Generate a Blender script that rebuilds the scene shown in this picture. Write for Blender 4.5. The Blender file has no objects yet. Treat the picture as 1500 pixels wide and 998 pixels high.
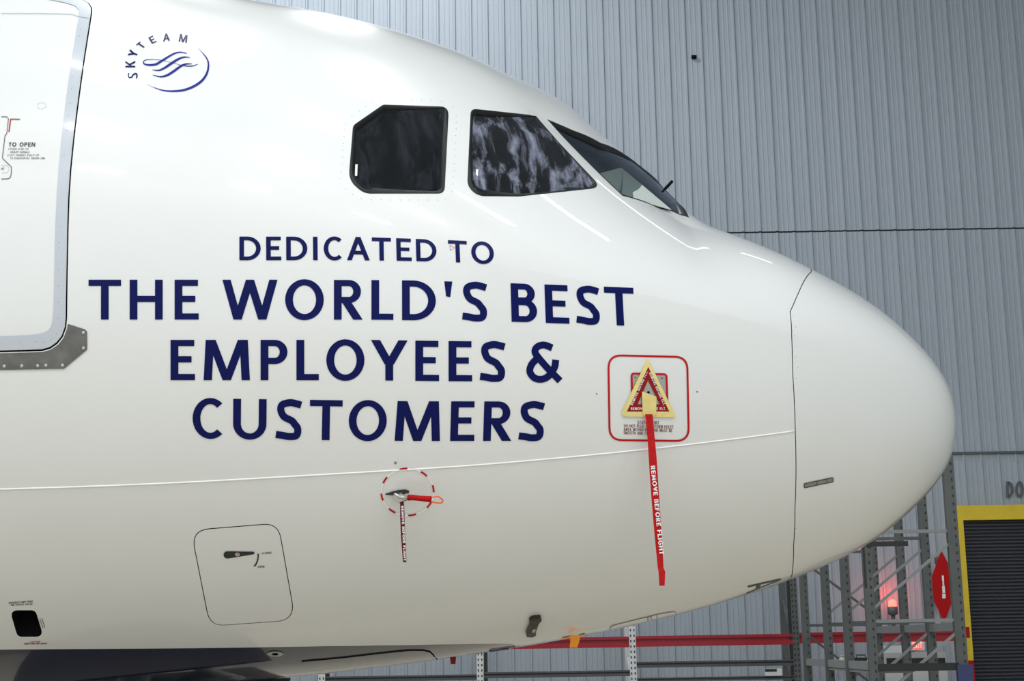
import bpy, bmesh, math, random
import numpy as np
from mathutils import Vector, Matrix
from mathutils.bvhtree import BVHTree
from mathutils.geometry import delaunay_2d_cdt
random.seed(7)
SC = bpy.context.scene
COL = SC.collection
PI = math.pi

# ------------------------------------------------------------------ camera
FPX, CX, CY = 2200.0, 750.0, 499.0
def cam_axes(yaw, pitch, roll):
    cy, sy, cp, sp = math.cos(yaw), math.sin(yaw), math.cos(pitch), math.sin(pitch)
    fw = np.array([sy * cp, cy * cp, sp]); rt = np.array([cy, -sy, 0.0]); up = np.cross(rt, fw)
    c, s = math.cos(roll), math.sin(roll)
    return np.stack([c * rt + s * up, -s * rt + c * up, fw], 1)      # columns: right, up, forward
CAMW = np.array([0.0, 0.0, 2.45])
AXW = cam_axes(0.0, 0.1999, -0.016)
CAMP = np.array([-3.9098, -11.49, -2.5403])                           # the same camera seen from the aircraft's own axes
AXP = cam_axes(0.0446, 0.1999, -0.0373)
cd = bpy.data.cameras.new('camera'); cam = bpy.data.objects.new('camera', cd); COL.objects.link(cam)
cd.sensor_width = 36.0; cd.lens = 36.0 * FPX / 1500.0; cd.clip_end = 200
mw = Matrix.Identity(4)
for i in range(3):
    mw[i][0], mw[i][1], mw[i][2], mw[i][3] = AXW[i, 0], AXW[i, 1], -AXW[i, 2], CAMW[i]
cam.matrix_world = mw
SC.camera = cam

# ------------------------------------------------------------------ world, lights, exposure
SC.view_settings.view_transform = 'Standard'
SC.view_settings.look = 'None'
SC.view_settings.exposure = 0.14
SC.view_settings.gamma = 1.0
SC.view_settings.use_curve_mapping = False
w = bpy.data.worlds.new('hangar_world'); SC.world = w; w.use_nodes = True
w.node_tree.nodes['Background'].inputs[0].default_value = (0.90, 0.95, 1.0, 1)
w.node_tree.nodes['Background'].inputs[1].default_value = 1.0
LAMP_POWER = 420.0
LAMP_Z = 17.6

# ------------------------------------------------------------------ helpers
def ray_w(x, y): return AXW @ np.array([(x - CX) / FPX, -(y - CY) / FPX, 1.0])
def ray_p(x, y): return AXP @ np.array([(x - CX) / FPX, -(y - CY) / FPX, 1.0])
def wpt(x, y, Y):
    d = ray_w(x, y); return CAMW + d * ((Y - CAMW[1]) / d[1])
RPW = AXW @ AXP.T
def toW(p): return CAMW + (RPW @ (np.asarray(p) - CAMP))
def toP(p): return CAMP + (RPW.T @ (np.asarray(p) - CAMW))

def new_mat(name, col, rough=0.5, metal=0.0, coat=0.0, coat_rough=0.05, emit=None, estr=0.0, noise=None, spec=0.5, bump=None):
    m = bpy.data.materials.new(name); m.use_nodes = True
    nt = m.node_tree; b = nt.nodes['Principled BSDF']
    b.inputs['Base Color'].default_value = (*col, 1); b.inputs['Roughness'].default_value = rough
    b.inputs['Metallic'].default_value = metal; b.inputs['Coat Weight'].default_value = coat
    b.inputs['Coat Roughness'].default_value = coat_rough; b.inputs['Specular IOR Level'].default_value = spec
    if emit: b.inputs['Emission Color'].default_value = (*emit, 1); b.inputs['Emission Strength'].default_value = estr
    if noise:                      # (scale, colour amount, stretch)
        tc = nt.nodes.new('ShaderNodeTexCoord'); mp = nt.nodes.new('ShaderNodeMapping'); mp.inputs['Scale'].default_value = noise[2]
        n = nt.nodes.new('ShaderNodeTexNoise'); n.inputs['Scale'].default_value = noise[0]; n.inputs['Detail'].default_value = 5
        r = nt.nodes.new('ShaderNodeMapRange'); r.inputs[1].default_value = 0.25; r.inputs[2].default_value = 0.75
        r.inputs[3].default_value = 1 - noise[1]; r.inputs[4].default_value = 1 + noise[1]
        mx = nt.nodes.new('ShaderNodeVectorMath'); mx.operation = 'SCALE'; mx.inputs[0].default_value = col
        nt.links.new(tc.outputs['Object'], mp.inputs[0]); nt.links.new(mp.outputs[0], n.inputs['Vector'])
        nt.links.new(n.outputs['Fac'], r.inputs[0]); nt.links.new(r.outputs[0], mx.inputs['Scale'])
        nt.links.new(mx.outputs[0], b.inputs['Base Color'])
        if bump:
            bp = nt.nodes.new('ShaderNodeBump'); bp.inputs['Strength'].default_value = bump; bp.inputs['Distance'].default_value = 0.01
            nt.links.new(n.outputs['Fac'], bp.inputs['Height']); nt.links.new(bp.outputs[0], b.inputs['Normal'])
    return m

M = {}
M['white'] = new_mat('aircraft_white_paint', (0.80, 0.813, 0.81), 0.32, coat=1.0, coat_rough=0.035, noise=(1.3, 0.015, (1, 1, 1)))
M['white_line'] = new_mat('sealant_white', (0.95, 0.95, 0.94), 0.4)
M['navy'] = new_mat('belly_navy_paint', (0.006, 0.009, 0.030), 0.3, coat=1.0, coat_rough=0.06)
M['dark'] = new_mat('dark_gap', (0.010, 0.010, 0.012), 0.9, spec=0.0)
M['seam'] = new_mat('seam_line', (0.05, 0.05, 0.055), 0.6)
M['blue_text'] = new_mat('lettering_blue', (0.001, 0.005, 0.085), 0.3, spec=0.14)
M['blue_mark'] = new_mat('emblem_blue', (0.012, 0.016, 0.22), 0.3, spec=0.2)
M['black_text'] = new_mat('lettering_black', (0.02, 0.02, 0.022), 0.4)
M['rust_text'] = new_mat('lettering_rust', (0.35, 0.06, 0.02), 0.5)
M['maroon_text'] = new_mat('lettering_maroon', (0.16, 0.015, 0.015), 0.5)
M['red_paint'] = new_mat('marking_red', (0.50, 0.004, 0.006), 0.4, spec=0.25)
M['green_paint'] = new_mat('marking_green', (0.05, 0.10, 0.07), 0.5)
M['door_grey'] = new_mat('door_edge_grey', (0.53, 0.57, 0.63), 0.3, coat=0.6, coat_rough=0.08)
M['steel'] = new_mat('worn_steel', (0.17, 0.17, 0.17), 0.42, metal=0.75, noise=(9, 0.35, (1, 1, 1)))
M['rivet'] = new_mat('rivet_head', (0.55, 0.54, 0.50), 0.35, metal=0.6)
M['plate'] = new_mat('bare_plate', (0.48, 0.49, 0.49), 0.4, metal=0.6)
M['rubber'] = new_mat('window_rubber', (0.006, 0.007, 0.009), 0.45, spec=0.3)
M['liner'] = new_mat('cockpit_liner', (0.045, 0.047, 0.05), 0.7)
M['shield'] = new_mat('glareshield_grey', (0.42, 0.47, 0.44), 0.8)
M['seat'] = new_mat('seat_cloth', (0.09, 0.12, 0.15), 0.8)
M['ribbon_red'] = new_mat('ribbon_red', (0.44, 0.002, 0.004), 0.6, spec=0.2, noise=(30, 0.15, (1, 1, 1)))
M['ribbon_dark'] = new_mat('ribbon_dark_red', (0.12, 0.003, 0.006), 0.6, spec=0.2, noise=(30, 0.15, (1, 1, 1)))
M['cover_red'] = new_mat('cover_red', (0.30, 0.003, 0.006), 0.45, spec=0.25)
M['tape'] = new_mat('yellow_tape', (0.84, 0.70, 0.27), 0.5, noise=(18, 0.10, (1, 1, 1)), bump=0.4)
M['white_print'] = new_mat('white_print', (0.82, 0.82, 0.82), 0.5)
M['orange'] = new_mat('orange_tape', (1.0, 0.34, 0.005), 0.5)
M['orange_cord'] = new_mat('orange_cord', (0.85, 0.13, 0.02), 0.5)
M['brown_metal'] = new_mat('brown_metal', (0.055, 0.045, 0.035), 0.4, metal=0.5, noise=(25, 0.5, (1, 1, 1)))
M['probe'] = new_mat('probe_metal', (0.62, 0.60, 0.56), 0.25, metal=0.9)
M['probe_dark'] = new_mat('probe_dark', (0.06, 0.06, 0.06), 0.35, metal=0.7)
M['tan'] = new_mat('latch_pin', (0.45, 0.36, 0.33), 0.5)
M['latch'] = new_mat('latch_grey', (0.30, 0.28, 0.24), 0.4, metal=0.3)
M['tyre'] = new_mat('tyre', (0.02, 0.02, 0.02), 0.8)
M['alu'] = new_mat('gear_paint', (0.55, 0.56, 0.57), 0.4)

def glass_mat(name, tint, rough, painted_glare):
    m = bpy.data.materials.new(name); m.use_nodes = True; nt = m.node_tree
    for n in list(nt.nodes): nt.nodes.remove(n)
    N = nt.nodes.new; LK = nt.links.new
    out = N('ShaderNodeOutputMaterial'); mix = N('ShaderNodeMixShader')
    tr = N('ShaderNodeBsdfTransparent'); tr.inputs[0].default_value = (*tint, 1)
    gl = N('ShaderNodeBsdfGlossy'); gl.inputs['Roughness'].default_value = rough; gl.inputs[0].default_value = (0.80, 0.86, 1.0, 1)
    fr = N('ShaderNodeFresnel'); fr.inputs[0].default_value = 1.6
    LK(fr.outputs[0], mix.inputs[0]); LK(tr.outputs[0], mix.inputs[1]); LK(gl.outputs[0], mix.inputs[2])
    if painted_glare:                                     # bright reflections painted into the pane colour as curved streaks
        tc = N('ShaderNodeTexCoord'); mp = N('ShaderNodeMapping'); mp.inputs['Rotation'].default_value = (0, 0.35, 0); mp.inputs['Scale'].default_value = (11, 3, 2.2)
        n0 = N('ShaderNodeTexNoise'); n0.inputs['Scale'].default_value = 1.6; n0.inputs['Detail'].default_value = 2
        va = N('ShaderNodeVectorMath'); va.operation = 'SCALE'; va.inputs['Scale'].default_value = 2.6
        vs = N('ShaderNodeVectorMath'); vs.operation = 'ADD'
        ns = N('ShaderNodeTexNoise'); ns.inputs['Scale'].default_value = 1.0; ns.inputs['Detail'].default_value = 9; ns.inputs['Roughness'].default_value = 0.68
        cr = N('ShaderNodeMapRange'); cr.inputs[1].default_value = 0.47; cr.inputs[2].default_value = 0.74; cr.inputs[3].default_value = 0.0; cr.inputs[4].default_value = painted_glare
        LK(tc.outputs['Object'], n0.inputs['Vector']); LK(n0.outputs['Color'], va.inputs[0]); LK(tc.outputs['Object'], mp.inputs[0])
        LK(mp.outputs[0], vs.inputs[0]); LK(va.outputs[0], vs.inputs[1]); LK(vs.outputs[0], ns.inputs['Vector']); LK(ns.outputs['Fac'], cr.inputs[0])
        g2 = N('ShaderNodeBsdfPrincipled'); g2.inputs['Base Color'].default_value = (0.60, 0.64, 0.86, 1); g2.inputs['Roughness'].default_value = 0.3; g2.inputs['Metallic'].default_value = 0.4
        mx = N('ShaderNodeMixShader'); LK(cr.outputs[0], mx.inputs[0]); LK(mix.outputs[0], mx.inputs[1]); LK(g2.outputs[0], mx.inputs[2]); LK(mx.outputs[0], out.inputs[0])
    else: LK(mix.outputs[0], out.inputs[0])
    return m
M['glass_rear'] = glass_mat('rear_pane_glass', (0.45, 0.50, 0.52), 0.05, 0.05)
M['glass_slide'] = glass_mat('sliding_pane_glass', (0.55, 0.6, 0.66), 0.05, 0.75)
M['glass_screen'] = glass_mat('windscreen_glass', (0.78, 0.83, 0.81), 0.03, 0.0)

def tag(o, label=None, cat=None, group=None, kind=None):
    if label: o['label'] = label
    if cat: o['category'] = cat
    if group: o['group'] = group
    if kind: o['kind'] = kind
    return o
def mesh_obj(name, verts, faces, mats, parent=None, normals=None, smooth=False, fmat=None):
    me = bpy.data.meshes.new(name)
    me.from_pydata([tuple(map(float, v)) for v in verts], [], [tuple(map(int, f)) for f in faces])
    for m in (mats if isinstance(mats, (list, tuple)) else [mats]): me.materials.append(m)
    if fmat is not None: me.polygons.foreach_set('material_index', np.asarray(fmat, dtype=np.int32))
    if smooth or normals is not None: me.polygons.foreach_set('use_smooth', [True] * len(me.polygons))
    if normals is not None:
        me.normals_split_custom_set_from_vertices([tuple(map(float, n)) for n in normals])
    me.update()
    o = bpy.data.objects.new(name, me); COL.objects.link(o)
    if parent: o.parent = parent
    return o
def empty(name, loc=(0, 0, 0)):
    o = bpy.data.objects.new(name, None); COL.objects.link(o); o.location = loc; o.empty_display_size = 0.2
    return o
class MB:
    """collects simple solids; build() links them as one mesh object"""
    def __init__(s): s.v = []; s.f = []; s.m = []
    def add(s, vs, fs, mi=0):
        k = len(s.v); s.v += [tuple(map(float, p)) for p in vs]; s.f += [tuple(k + i for i in f) for f in fs]; s.m += [mi] * len(fs); return s
    def box(s, a, b, mi=0):
        (x0, y0, z0), (x1, y1, z1) = a, b
        return s.add([(x0, y0, z0), (x1, y0, z0), (x1, y1, z0), (x0, y1, z0), (x0, y0, z1), (x1, y0, z1), (x1, y1, z1), (x0, y1, z1)],
                     [(0, 3, 2, 1), (4, 5, 6, 7), (0, 1, 5, 4), (1, 2, 6, 5), (2, 3, 7, 6), (3, 0, 4, 7)], mi)
    def bar(s, p, q, wd, ht, up=(0, 0, 1), mi=0):
        p, q = np.array(p, float), np.array(q, float); d = q - p; d /= np.linalg.norm(d)
        a = np.cross(d, up); a /= np.linalg.norm(a); b = np.cross(a, d); a = a * wd / 2; b = b * ht / 2
        vs = [c + e for c in (p, q) for e in (-a - b, a - b, a + b, -a + b)]
        return s.add(vs, [(0, 3, 2, 1), (4, 5, 6, 7), (0, 1, 5, 4), (1, 2, 6, 5), (2, 3, 7, 6), (3, 0, 4, 7)], mi)
    def tube(s, pts, rad, n=10, mi=0, cap=True):
        pts = [np.array(p, float) for p in pts]; k = len(pts); rad = rad if isinstance(rad, (list, tuple)) else [rad] * k
        rings = []; a0 = None
        for i, p in enumerate(pts):
            d = pts[min(i + 1, k - 1)] - pts[max(i - 1, 0)]; d /= np.linalg.norm(d)
            a = np.cross(d, (0, 0, 1)) if a0 is None else a0 - d * (a0 @ d)
            if np.linalg.norm(a) < 1e-3: a = np.cross(d, (1, 0, 0))
            a /= np.linalg.norm(a); a0 = a; b = np.cross(d, a)
            rings.append([p + rad[i] * (math.cos(2 * PI * j / n) * a + math.sin(2 * PI * j / n) * b) for j in range(n)])
        vs = [v for r in rings for v in r]
        fs = [(i * n + j, i * n + (j + 1) % n, (i + 1) * n + (j + 1) % n, (i + 1) * n + j) for i in range(k - 1) for j in range(n)]
        if cap: fs += [tuple(reversed(range(n))), tuple((k - 1) * n + j for j in range(n))]
        return s.add(vs, fs, mi)
    def prism(s, poly, off, mi=0):
        n = len(poly); p = [np.array(v, float) for v in poly]; o = np.array(off, float)
        return s.add(p + [v + o for v in p], [tuple(reversed(range(n))), tuple(range(n, 2 * n))] + [(i, (i + 1) % n, n + (i + 1) % n, n + i) for i in range(n)], mi)
    def build(s, name, mats, parent=None, smooth=False, off=(0, 0, 0)):
        v = [tuple(np.array(p) - np.array(off)) for p in s.v]
        return mesh_obj(name, v, s.f, mats, parent, smooth=smooth, fmat=s.m)

# ================================================================== THE HANGAR
WALL_Y = 26.2
M['wall'] = new_mat('corrugated_steel_wall', (0.335, 0.378, 0.435), 0.5, noise=(0.9, 0.05, (3, 1, 0.25)), spec=0.35)
M['wall_plain'] = new_mat('plain_wall', (0.45, 0.48, 0.50), 0.7, noise=(0.8, 0.05, (1, 1, 1)))
M['floor'] = new_mat('hangar_floor', (0.52, 0.465, 0.37), 0.4, noise=(0.5, 0.10, (1, 1, 1)))
M['ceiling'] = new_mat('ceiling_white', (0.62, 0.64, 0.65), 0.8, noise=(0.5, 0.03, (1, 1, 1)))
M['flash'] = new_mat('dark_flashing', (0.07, 0.09, 0.09), 0.6)
M['purlin'] = new_mat('wall_joint', (0.06, 0.07, 0.08), 0.7)
XL, XR, YB, ZC = -18.0, 13.5, -14.0, 20.0
tag(MB().box((XL, YB, -0.2), (XR, WALL_Y, 0)).build('floor', M['floor']), kind='structure')
tag(MB().box((XL, YB, ZC), (XR, WALL_Y + 0.3, ZC + 0.2)).build('ceiling', M['ceiling']), kind='structure')
tag(MB().box((XL - 0.2, YB, 0), (XL, WALL_Y + 0.3, ZC)).build('wall_left', M['wall_plain']), kind='structure')
tag(MB().box((XR, YB, 0), (XR + 0.2, WALL_Y + 0.3, ZC)).build('wall_right', M['wall_plain']), kind='structure')
wb = tag(MB().box((XL, WALL_Y + 0.06, 0), (XR, WALL_Y + 0.3, ZC)).build('wall_back', M['purlin']), kind='structure')
Z1 = wpt(1450, 663.5, WALL_Y)[2]; Z2 = wpt(1270, 338, WALL_Y)[2]
RIB = 0.305
X_RIB = wpt(831.5, 60, WALL_Y)[0]
def panel_mesh(z0, z1):
    prof = []
    for k in range(3):
        x = k * RIB
        prof += [(x, 0), (x + .018, -.028), (x + .048, -.028), (x + .066, 0), (x + .135, 0), (x + .141, -.006), (x + .160, -.006), (x + .166, 0), (x + .222, 0), (x + .228, -.006), (x + .247, -.006), (x + .253, 0)]
    prof.append((3 * RIB, 0))
    v = [(x, y, z) for z in (z0, z1) for x, y in prof]; n = len(prof)
    f = [(i, i + 1, n + i + 1, n + i) for i in range(n - 1)]
    me = bpy.data.meshes.new('wall_panel'); me.from_pydata(v, [], f); me.materials.append(M['wall']); me.update()
    return me
rows = [panel_mesh(0.0, Z1 - .015), panel_mesh(Z1 + .015, Z2 - .014), panel_mesh(Z2 + .014, ZC)]
i0 = int(math.floor((XL - X_RIB) / (3 * RIB))) + 1
i1 = int(math.floor((XR - X_RIB) / (3 * RIB)))
for r, me in enumerate(rows):
    for i in range(i0, i1):
        o = bpy.data.objects.new('wall_panel', me); COL.objects.link(o); o.parent = wb
        o.location = (X_RIB + i * 3 * RIB, WALL_Y + (.0 if i % 2 else .003), 0)
MB().box((XL, WALL_Y - .045, Z1 - .022), (XR, WALL_Y + .05, Z1 + .018)).build('flashing', M['flash'], wb)
mk = wpt(1017, 83, WALL_Y - .04)
MB().box((mk[0] - .05, WALL_Y - .07, mk[2] - .03), (mk[0] + .04, WALL_Y, mk[2] + .02)).build('wall_bracket', M['dark'], wb)

# ---- ceiling lamps (long high-bay fixtures), each a thing with its light
M['lamp_body'] = new_mat('lamp_housing', (0.6, 0.6, 0.6), 0.4)
def lamp(x, y, power, words):
    e = empty('high_bay_lamp', (x, y, ZC)); tag(e, words, 'lamp', 'high-bay lamps under the hangar ceiling')
    b = MB(); b.box((-.75, -.25, LAMP_Z - ZC + .03), (.75, .25, LAMP_Z - ZC + .14)); b.build('housing', M['lamp_body'], e)
    MB().tube([(-.5, 0, LAMP_Z - ZC + .14), (-.5, 0, 0)], .012, 6).build('hanger_rod', M['lamp_body'], e)
    MB().tube([(.5, 0, LAMP_Z - ZC + .14), (.5, 0, 0)], .012, 6).build('hanger_rod', M['lamp_body'], e)
    L = bpy.data.lights.new('lamp_light', 'AREA'); L.shape = 'RECTANGLE'; L.size = 1.4; L.size_y = .42; L.energy = power; L.color = (0.97, 1.0, 1.0)
    lo = bpy.data.objects.new('lamp_light', L); COL.objects.link(lo); lo.parent = e; lo.location = (0, 0, LAMP_Z - ZC)
for ri, (ly, nm) in enumerate(((-9.0, 'behind the photographer'), (-2.0, 'above the photographer'), (5.0, 'above the near side of the aircraft'), (12.0, 'above the aircraft spine'), (21.8, 'above the storage racks'))):
    for ci, lx in enumerate((-14.0, -8.5, -3.0, 2.5, 8.0) if ri < 4 else (-14.0, -8.5, -5.0, -1.5, 8.0)):
        k = (0.80, 0.85, 0.26, 0.50, 1.0)[ri]
        if lx < -6: k *= .52
        elif lx < 0 and ri < 3: k *= .86
        if lx > 2: k *= (1.3, 1.25, 1.2, 0.8, 0.12)[ri]
        if lx > 6: k *= (1.0, 0.9, 0.7, 0.1, 0.1)[ri]
        if ri == 4: k = (.32, .5, .86, .95, .01)[ci]
        lamp(lx, ly, LAMP_POWER * k, '%s white hangar lamp of the row hanging %s' % (('leftmost', 'second', 'middle', 'fourth', 'rightmost')[ci], nm))

# ================================================================== THE AIRCRAFT
def nspline(x, y):
    x = np.array(x, float); y = np.array(y, float); n = len(x); h = np.diff(x)
    A = np.eye(n); b = np.zeros(n)
    for i in range(1, n - 1):
        A[i, i - 1] = h[i - 1]; A[i, i] = 2 * (h[i - 1] + h[i]); A[i, i + 1] = h[i]
        b[i] = 6 * ((y[i + 1] - y[i]) / h[i] - (y[i] - y[i - 1]) / h[i - 1])
    Mm = np.linalg.solve(A, b)
    def f(q):
        q = np.asarray(q, float); i = np.clip(np.searchsorted(x, q) - 1, 0, n - 2); d0 = q - x[i]; d1 = x[i + 1] - q; H = h[i]
        return (Mm[i] * d1**3 + Mm[i + 1] * d0**3) / (6 * H) + (y[i] / H - Mm[i] * H / 6) * d1 + (y[i + 1] / H - Mm[i + 1] * H / 6) * d0
    return f
def sst(a, b, x):
    u = np.clip((x - a) / (b - a), 0, 1); return u * u * (3 - 2 * u)
SB = 2.15
TS1 = np.sqrt([0, .12, .35, .7, 1.1, 1.6, SB]); TS2 = np.array([SB, 2.7, 3.3, 3.9, 4.6, 5.5, 6.5, 8, 10.5])
TS = np.r_[TS1, np.sqrt(TS2[1:])]
ZT = -0.9552                                                     # height of the nose tip
TOP = np.r_[ZT, [-0.558, -0.2942, -0.0045, 0.2257, 0.5136, 0.7816, 1.2863, 1.8916, 2.1617, 2.301, 2.4555, 2.7869, 2.8069, 2.8276]]
BOT = np.r_[ZT, [-1.3631, -1.6095, -1.8634, -2.0825, -2.2891, -2.4712, -2.6026, -2.7062, -2.7603, -2.812, -2.836]]
f_t1 = nspline(TS1, TOP[:7]); f_t2 = nspline(TS2, TOP[6:])
g = TOP.copy(); g[6] = TOP[6] * .55 + .45 * np.interp(SB, [TS[5]**2, TS[7]**2], [TOP[5], TOP[7]]); f_tf = nspline(TS, g)
f_b = nspline(np.sqrt([0, .12, .35, .7, 1.2, 1.9, 2.8, 3.8, 5, 6.2, 7.8, 10.5]), BOT)
f_w = nspline(np.sqrt([0, .06, .25, .5, 1, 2, 3, 4, 5, 6, 7, 8.5, 10.5]), [0, .33, .66, .91, 1.27, 1.79, 2.15, 2.42, 2.61, 2.73, 2.79, 2.82, 2.82])
ZCEN = (TOP[-1] + BOT[-1]) / 2
def s_top(s): return np.where(s < SB, f_t1(np.sqrt(np.clip(s, 0, SB))), f_t2(np.clip(s, SB, 10.5)))
def s_topf(s): return f_tf(np.sqrt(np.clip(s, 0, 10.5)))
def s_bot(s): return f_b(np.sqrt(np.clip(s, 0, 10.5)))
def s_w(s): return f_w(np.sqrt(np.clip(s, 0, 10.5)))
def s_zm(s):
    u = np.clip(s / 6.5, 0, 1); return ZCEN + (ZT - ZCEN) * (1 - u)**2
def s_n(s): return 2 - .6 * sst(.9, 2.2, s) * (1 - sst(2.9, 5.2, s))
def ridge(s, y): return .26 * sst(1.85, 2.25, s) * (1 - sst(2.75, 3.5, s)) * np.maximum(0, 1 - np.abs(y) / .5)
def SP(s, th):
    """aircraft skin: s = metres behind the nose tip, th = 0 keel, pi/2 starboard, pi crown"""
    s = np.maximum(np.asarray(s, float), 0); th = np.asarray(th, float); zm = s_zm(s); c0 = -np.cos(th); s0 = np.sin(th)
    e = np.where(c0 > 0, 2 / s_n(s), 1.0)
    c = np.sign(c0) * np.abs(c0)**e; y = np.sign(s0) * np.abs(s0)**e
    m = sst(.2, .8, c); tp = s_top(s) * m + s_topf(s) * (1 - m)
    hz = np.where(c > 0, tp - zm, zm - s_bot(s))
    return np.stack([-s + 0 * th, -s_w(s) * y, zm + hz * c + np.where(c0 > 0, ridge(s, y), 0)], -1)
def SN(s, th):
    s = np.maximum(np.asarray(s, float), .004); th = np.asarray(th, float); es = np.minimum(.02, s * .3); et = .012
    a = SP(s + es, th) - SP(s - es, th); b = SP(s, th + et) - SP(s, th - et)
    n = np.cross(a, b); n = n / np.maximum(np.linalg.norm(n, axis=-1, keepdims=True), 1e-9)
    flip = np.sign(n[..., 1] * SP(s, th)[..., 1] + n[..., 2] * (SP(s, th)[..., 2] - s_zm(s)))
    return n * np.where(flip == 0, 1, flip)[..., None]
def SO(s, th, off): return SP(s, th) + SN(s, th) * np.asarray(off)[..., None] if np.ndim(off) else SP(s, th) + SN(s, th) * off

# ray casting helper on a fine copy of the starboard skin
_sv = np.r_[np.linspace(0, 1, 40)**2 * 1.0, np.linspace(1.0, 8.5, 260)[1:]]; _tv = np.linspace(-.12, PI + .5, 240)
_A, _B = np.meshgrid(_sv, _tv, indexing='ij'); _P = SP(_A, _B); _n = len(_tv)
BV = BVHTree.FromPolygons([tuple(p) for p in _P.reshape(-1, 3)], [(i * _n + j, (i + 1) * _n + j, (i + 1) * _n + j + 1, i * _n + j + 1) for i in range(len(_sv) - 1) for j in range(_n - 1)])
_ts = np.arange(0, 12.001, .002)
_TB = [f(_ts).tolist() for f in (s_w, s_zm, s_top, s_topf, s_bot, s_n)]
_RG = (.26 * sst(1.85, 2.25, _ts) * (1 - sst(2.75, 3.5, _ts))).tolist()
def inv(p):
    x, y, z = p; s = max(-x, 1e-4); q = s / .002; i = min(int(q), len(_ts) - 2); u = q - i
    W_, zm, t1, t2, b_, n = [T[i] + (T[i + 1] - T[i]) * u for T in _TB]
    yy = min(abs(y) / W_, 1.0); zz = z - zm
    if zz > 0:
        zz -= (_RG[i] + (_RG[i + 1] - _RG[i]) * u) * max(0, 1 - yy / .5); c = .5
        for _ in range(6):
            k = min(max((c - .2) / .6, 0), 1); m = k * k * (3 - 2 * k); c = min(max(zz / (t1 * m + t2 * (1 - m) - zm), 0), 1)
        th = math.atan2(yy**(n / 2), -(c**(n / 2)))
    else:
        th = math.atan2(yy, -(zz / (zm - b_)))
    return s, (th if y <= 0 else -th)
_cache = {}
def hit(x, y):
    k = (round(x, 2), round(y, 2))
    if k not in _cache:
        d = ray_p(x, y); h = BV.ray_cast(Vector(CAMP), Vector(d).normalized())
        _cache[k] = inv(h[0]) if h[0] is not None else None
    return _cache[k]

def round_poly(pts, rads, seg=6, step=7.0):
    """pixel polygon with rounded corners, edges densified"""
    n = len(pts); out = []
    rads = rads if isinstance(rads, (list, tuple)) else [rads] * n
    for i in range(n):
        p = np.array(pts[i], float); a = np.array(pts[i - 1], float) - p; b = np.array(pts[(i + 1) % n], float) - p
        la, lb = np.linalg.norm(a), np.linalg.norm(b); a /= la; b /= lb
        ang = math.acos(max(-1, min(1, a @ b))); r = rads[i]
        t = min(r / max(math.tan(ang / 2), 1e-3), la * .48, lb * .48)
        for k in range(seg + 1):
            u = k / seg; q = p + a * t * (1 - u)**2 + b * t * u**2
            out.append(q)
    res = []
    for i, p in enumerate(out):
        q = out[(i + 1) % len(out)]; res.append(p); k = int(np.linalg.norm(q - p) / step)
        for j in range(1, k + 1): res.append(p + (q - p) * j / (k + 1))
    return res
def to_st(poly): return np.array([h for h in (hit(*p) for p in poly) if h is not None])
def scale_loop(L, d):
    """inset a closed (s,th) loop by about d metres"""
    L = np.asarray(L); KT = 2.2; q = L * [1, KT]; c = q.mean(0)
    t = np.roll(q, -1, 0) - np.roll(q, 1, 0); t /= np.maximum(np.linalg.norm(t, axis=1, keepdims=True), 1e-9); nn = np.stack([-t[:, 1], t[:, 0]], 1)
    area = (q[:, 0] * np.roll(q[:, 1], -1) - np.roll(q[:, 0], -1) * q[:, 1]).sum()
    if area < 0: nn = -nn
    r = q + nn * d
    return r / [1, KT]

ROOT_P = toP((toW((-6.3, 0, 0))[0], toW((-6.3, 0, 0))[1], 0.0))      # a point of the floor under the nose gear
O3 = ROOT_P
air = empty('airliner', tuple(toW(ROOT_P)))
air.rotation_euler = Matrix([[float(v) for v in r] for r in RPW]).to_euler()
tag(air, 'white airliner nose with dark blue lettering and cockpit windows', 'airplane')
def apart(name, verts, faces, mats, parent=None, normals=None, smooth=False, fmat=None):
    if normals is not None and len(faces):
        va = np.asarray(verts)
        nv = np.asarray(normals); out = []
        for f in faces:
            f = [i for k, i in enumerate(f) if np.abs(va[i] - va[f[k - 1]]).max() > 1e-6]
            if len(f) < 3: continue
            q = va[f] - va[f[0]]; a_ = sum(np.cross(q[k], q[k + 1]) for k in range(1, len(f) - 1)) if len(f) > 3 else np.cross(q[1], q[2])
            out.append(tuple(f) if a_ @ nv[f[0]] >= 0 else tuple(f)[::-1])
        if fmat is None or len(out) == len(faces): faces = out
    return mesh_obj(name, np.asarray(verts) - O3, faces, mats, parent or air, normals, smooth, fmat)
def amb(mb, name, mats, parent=None, smooth=False): return mb.build(name, mats, parent or air, smooth, off=O3)

# ---- radome joint
seam_px = [(1188, 399), (1157.3, 457), (1161, 545), (1165, 632), (1164.5, 745), (1162.5, 800), (1159.5, 845)]
sh = sorted((hit(*p)[1], hit(*p)[0]) for p in seam_px)
sh = [(0.0, sh[0][1])] + sh + [(PI, sh[-1][1] - .25)]
def seam(th):
    th = np.mod(np.asarray(th, float), 2 * PI); th = np.where(th > PI, 2 * PI - th, th)
    return np.interp(th, [a for a, b in sh], [b for a, b in sh])
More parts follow.
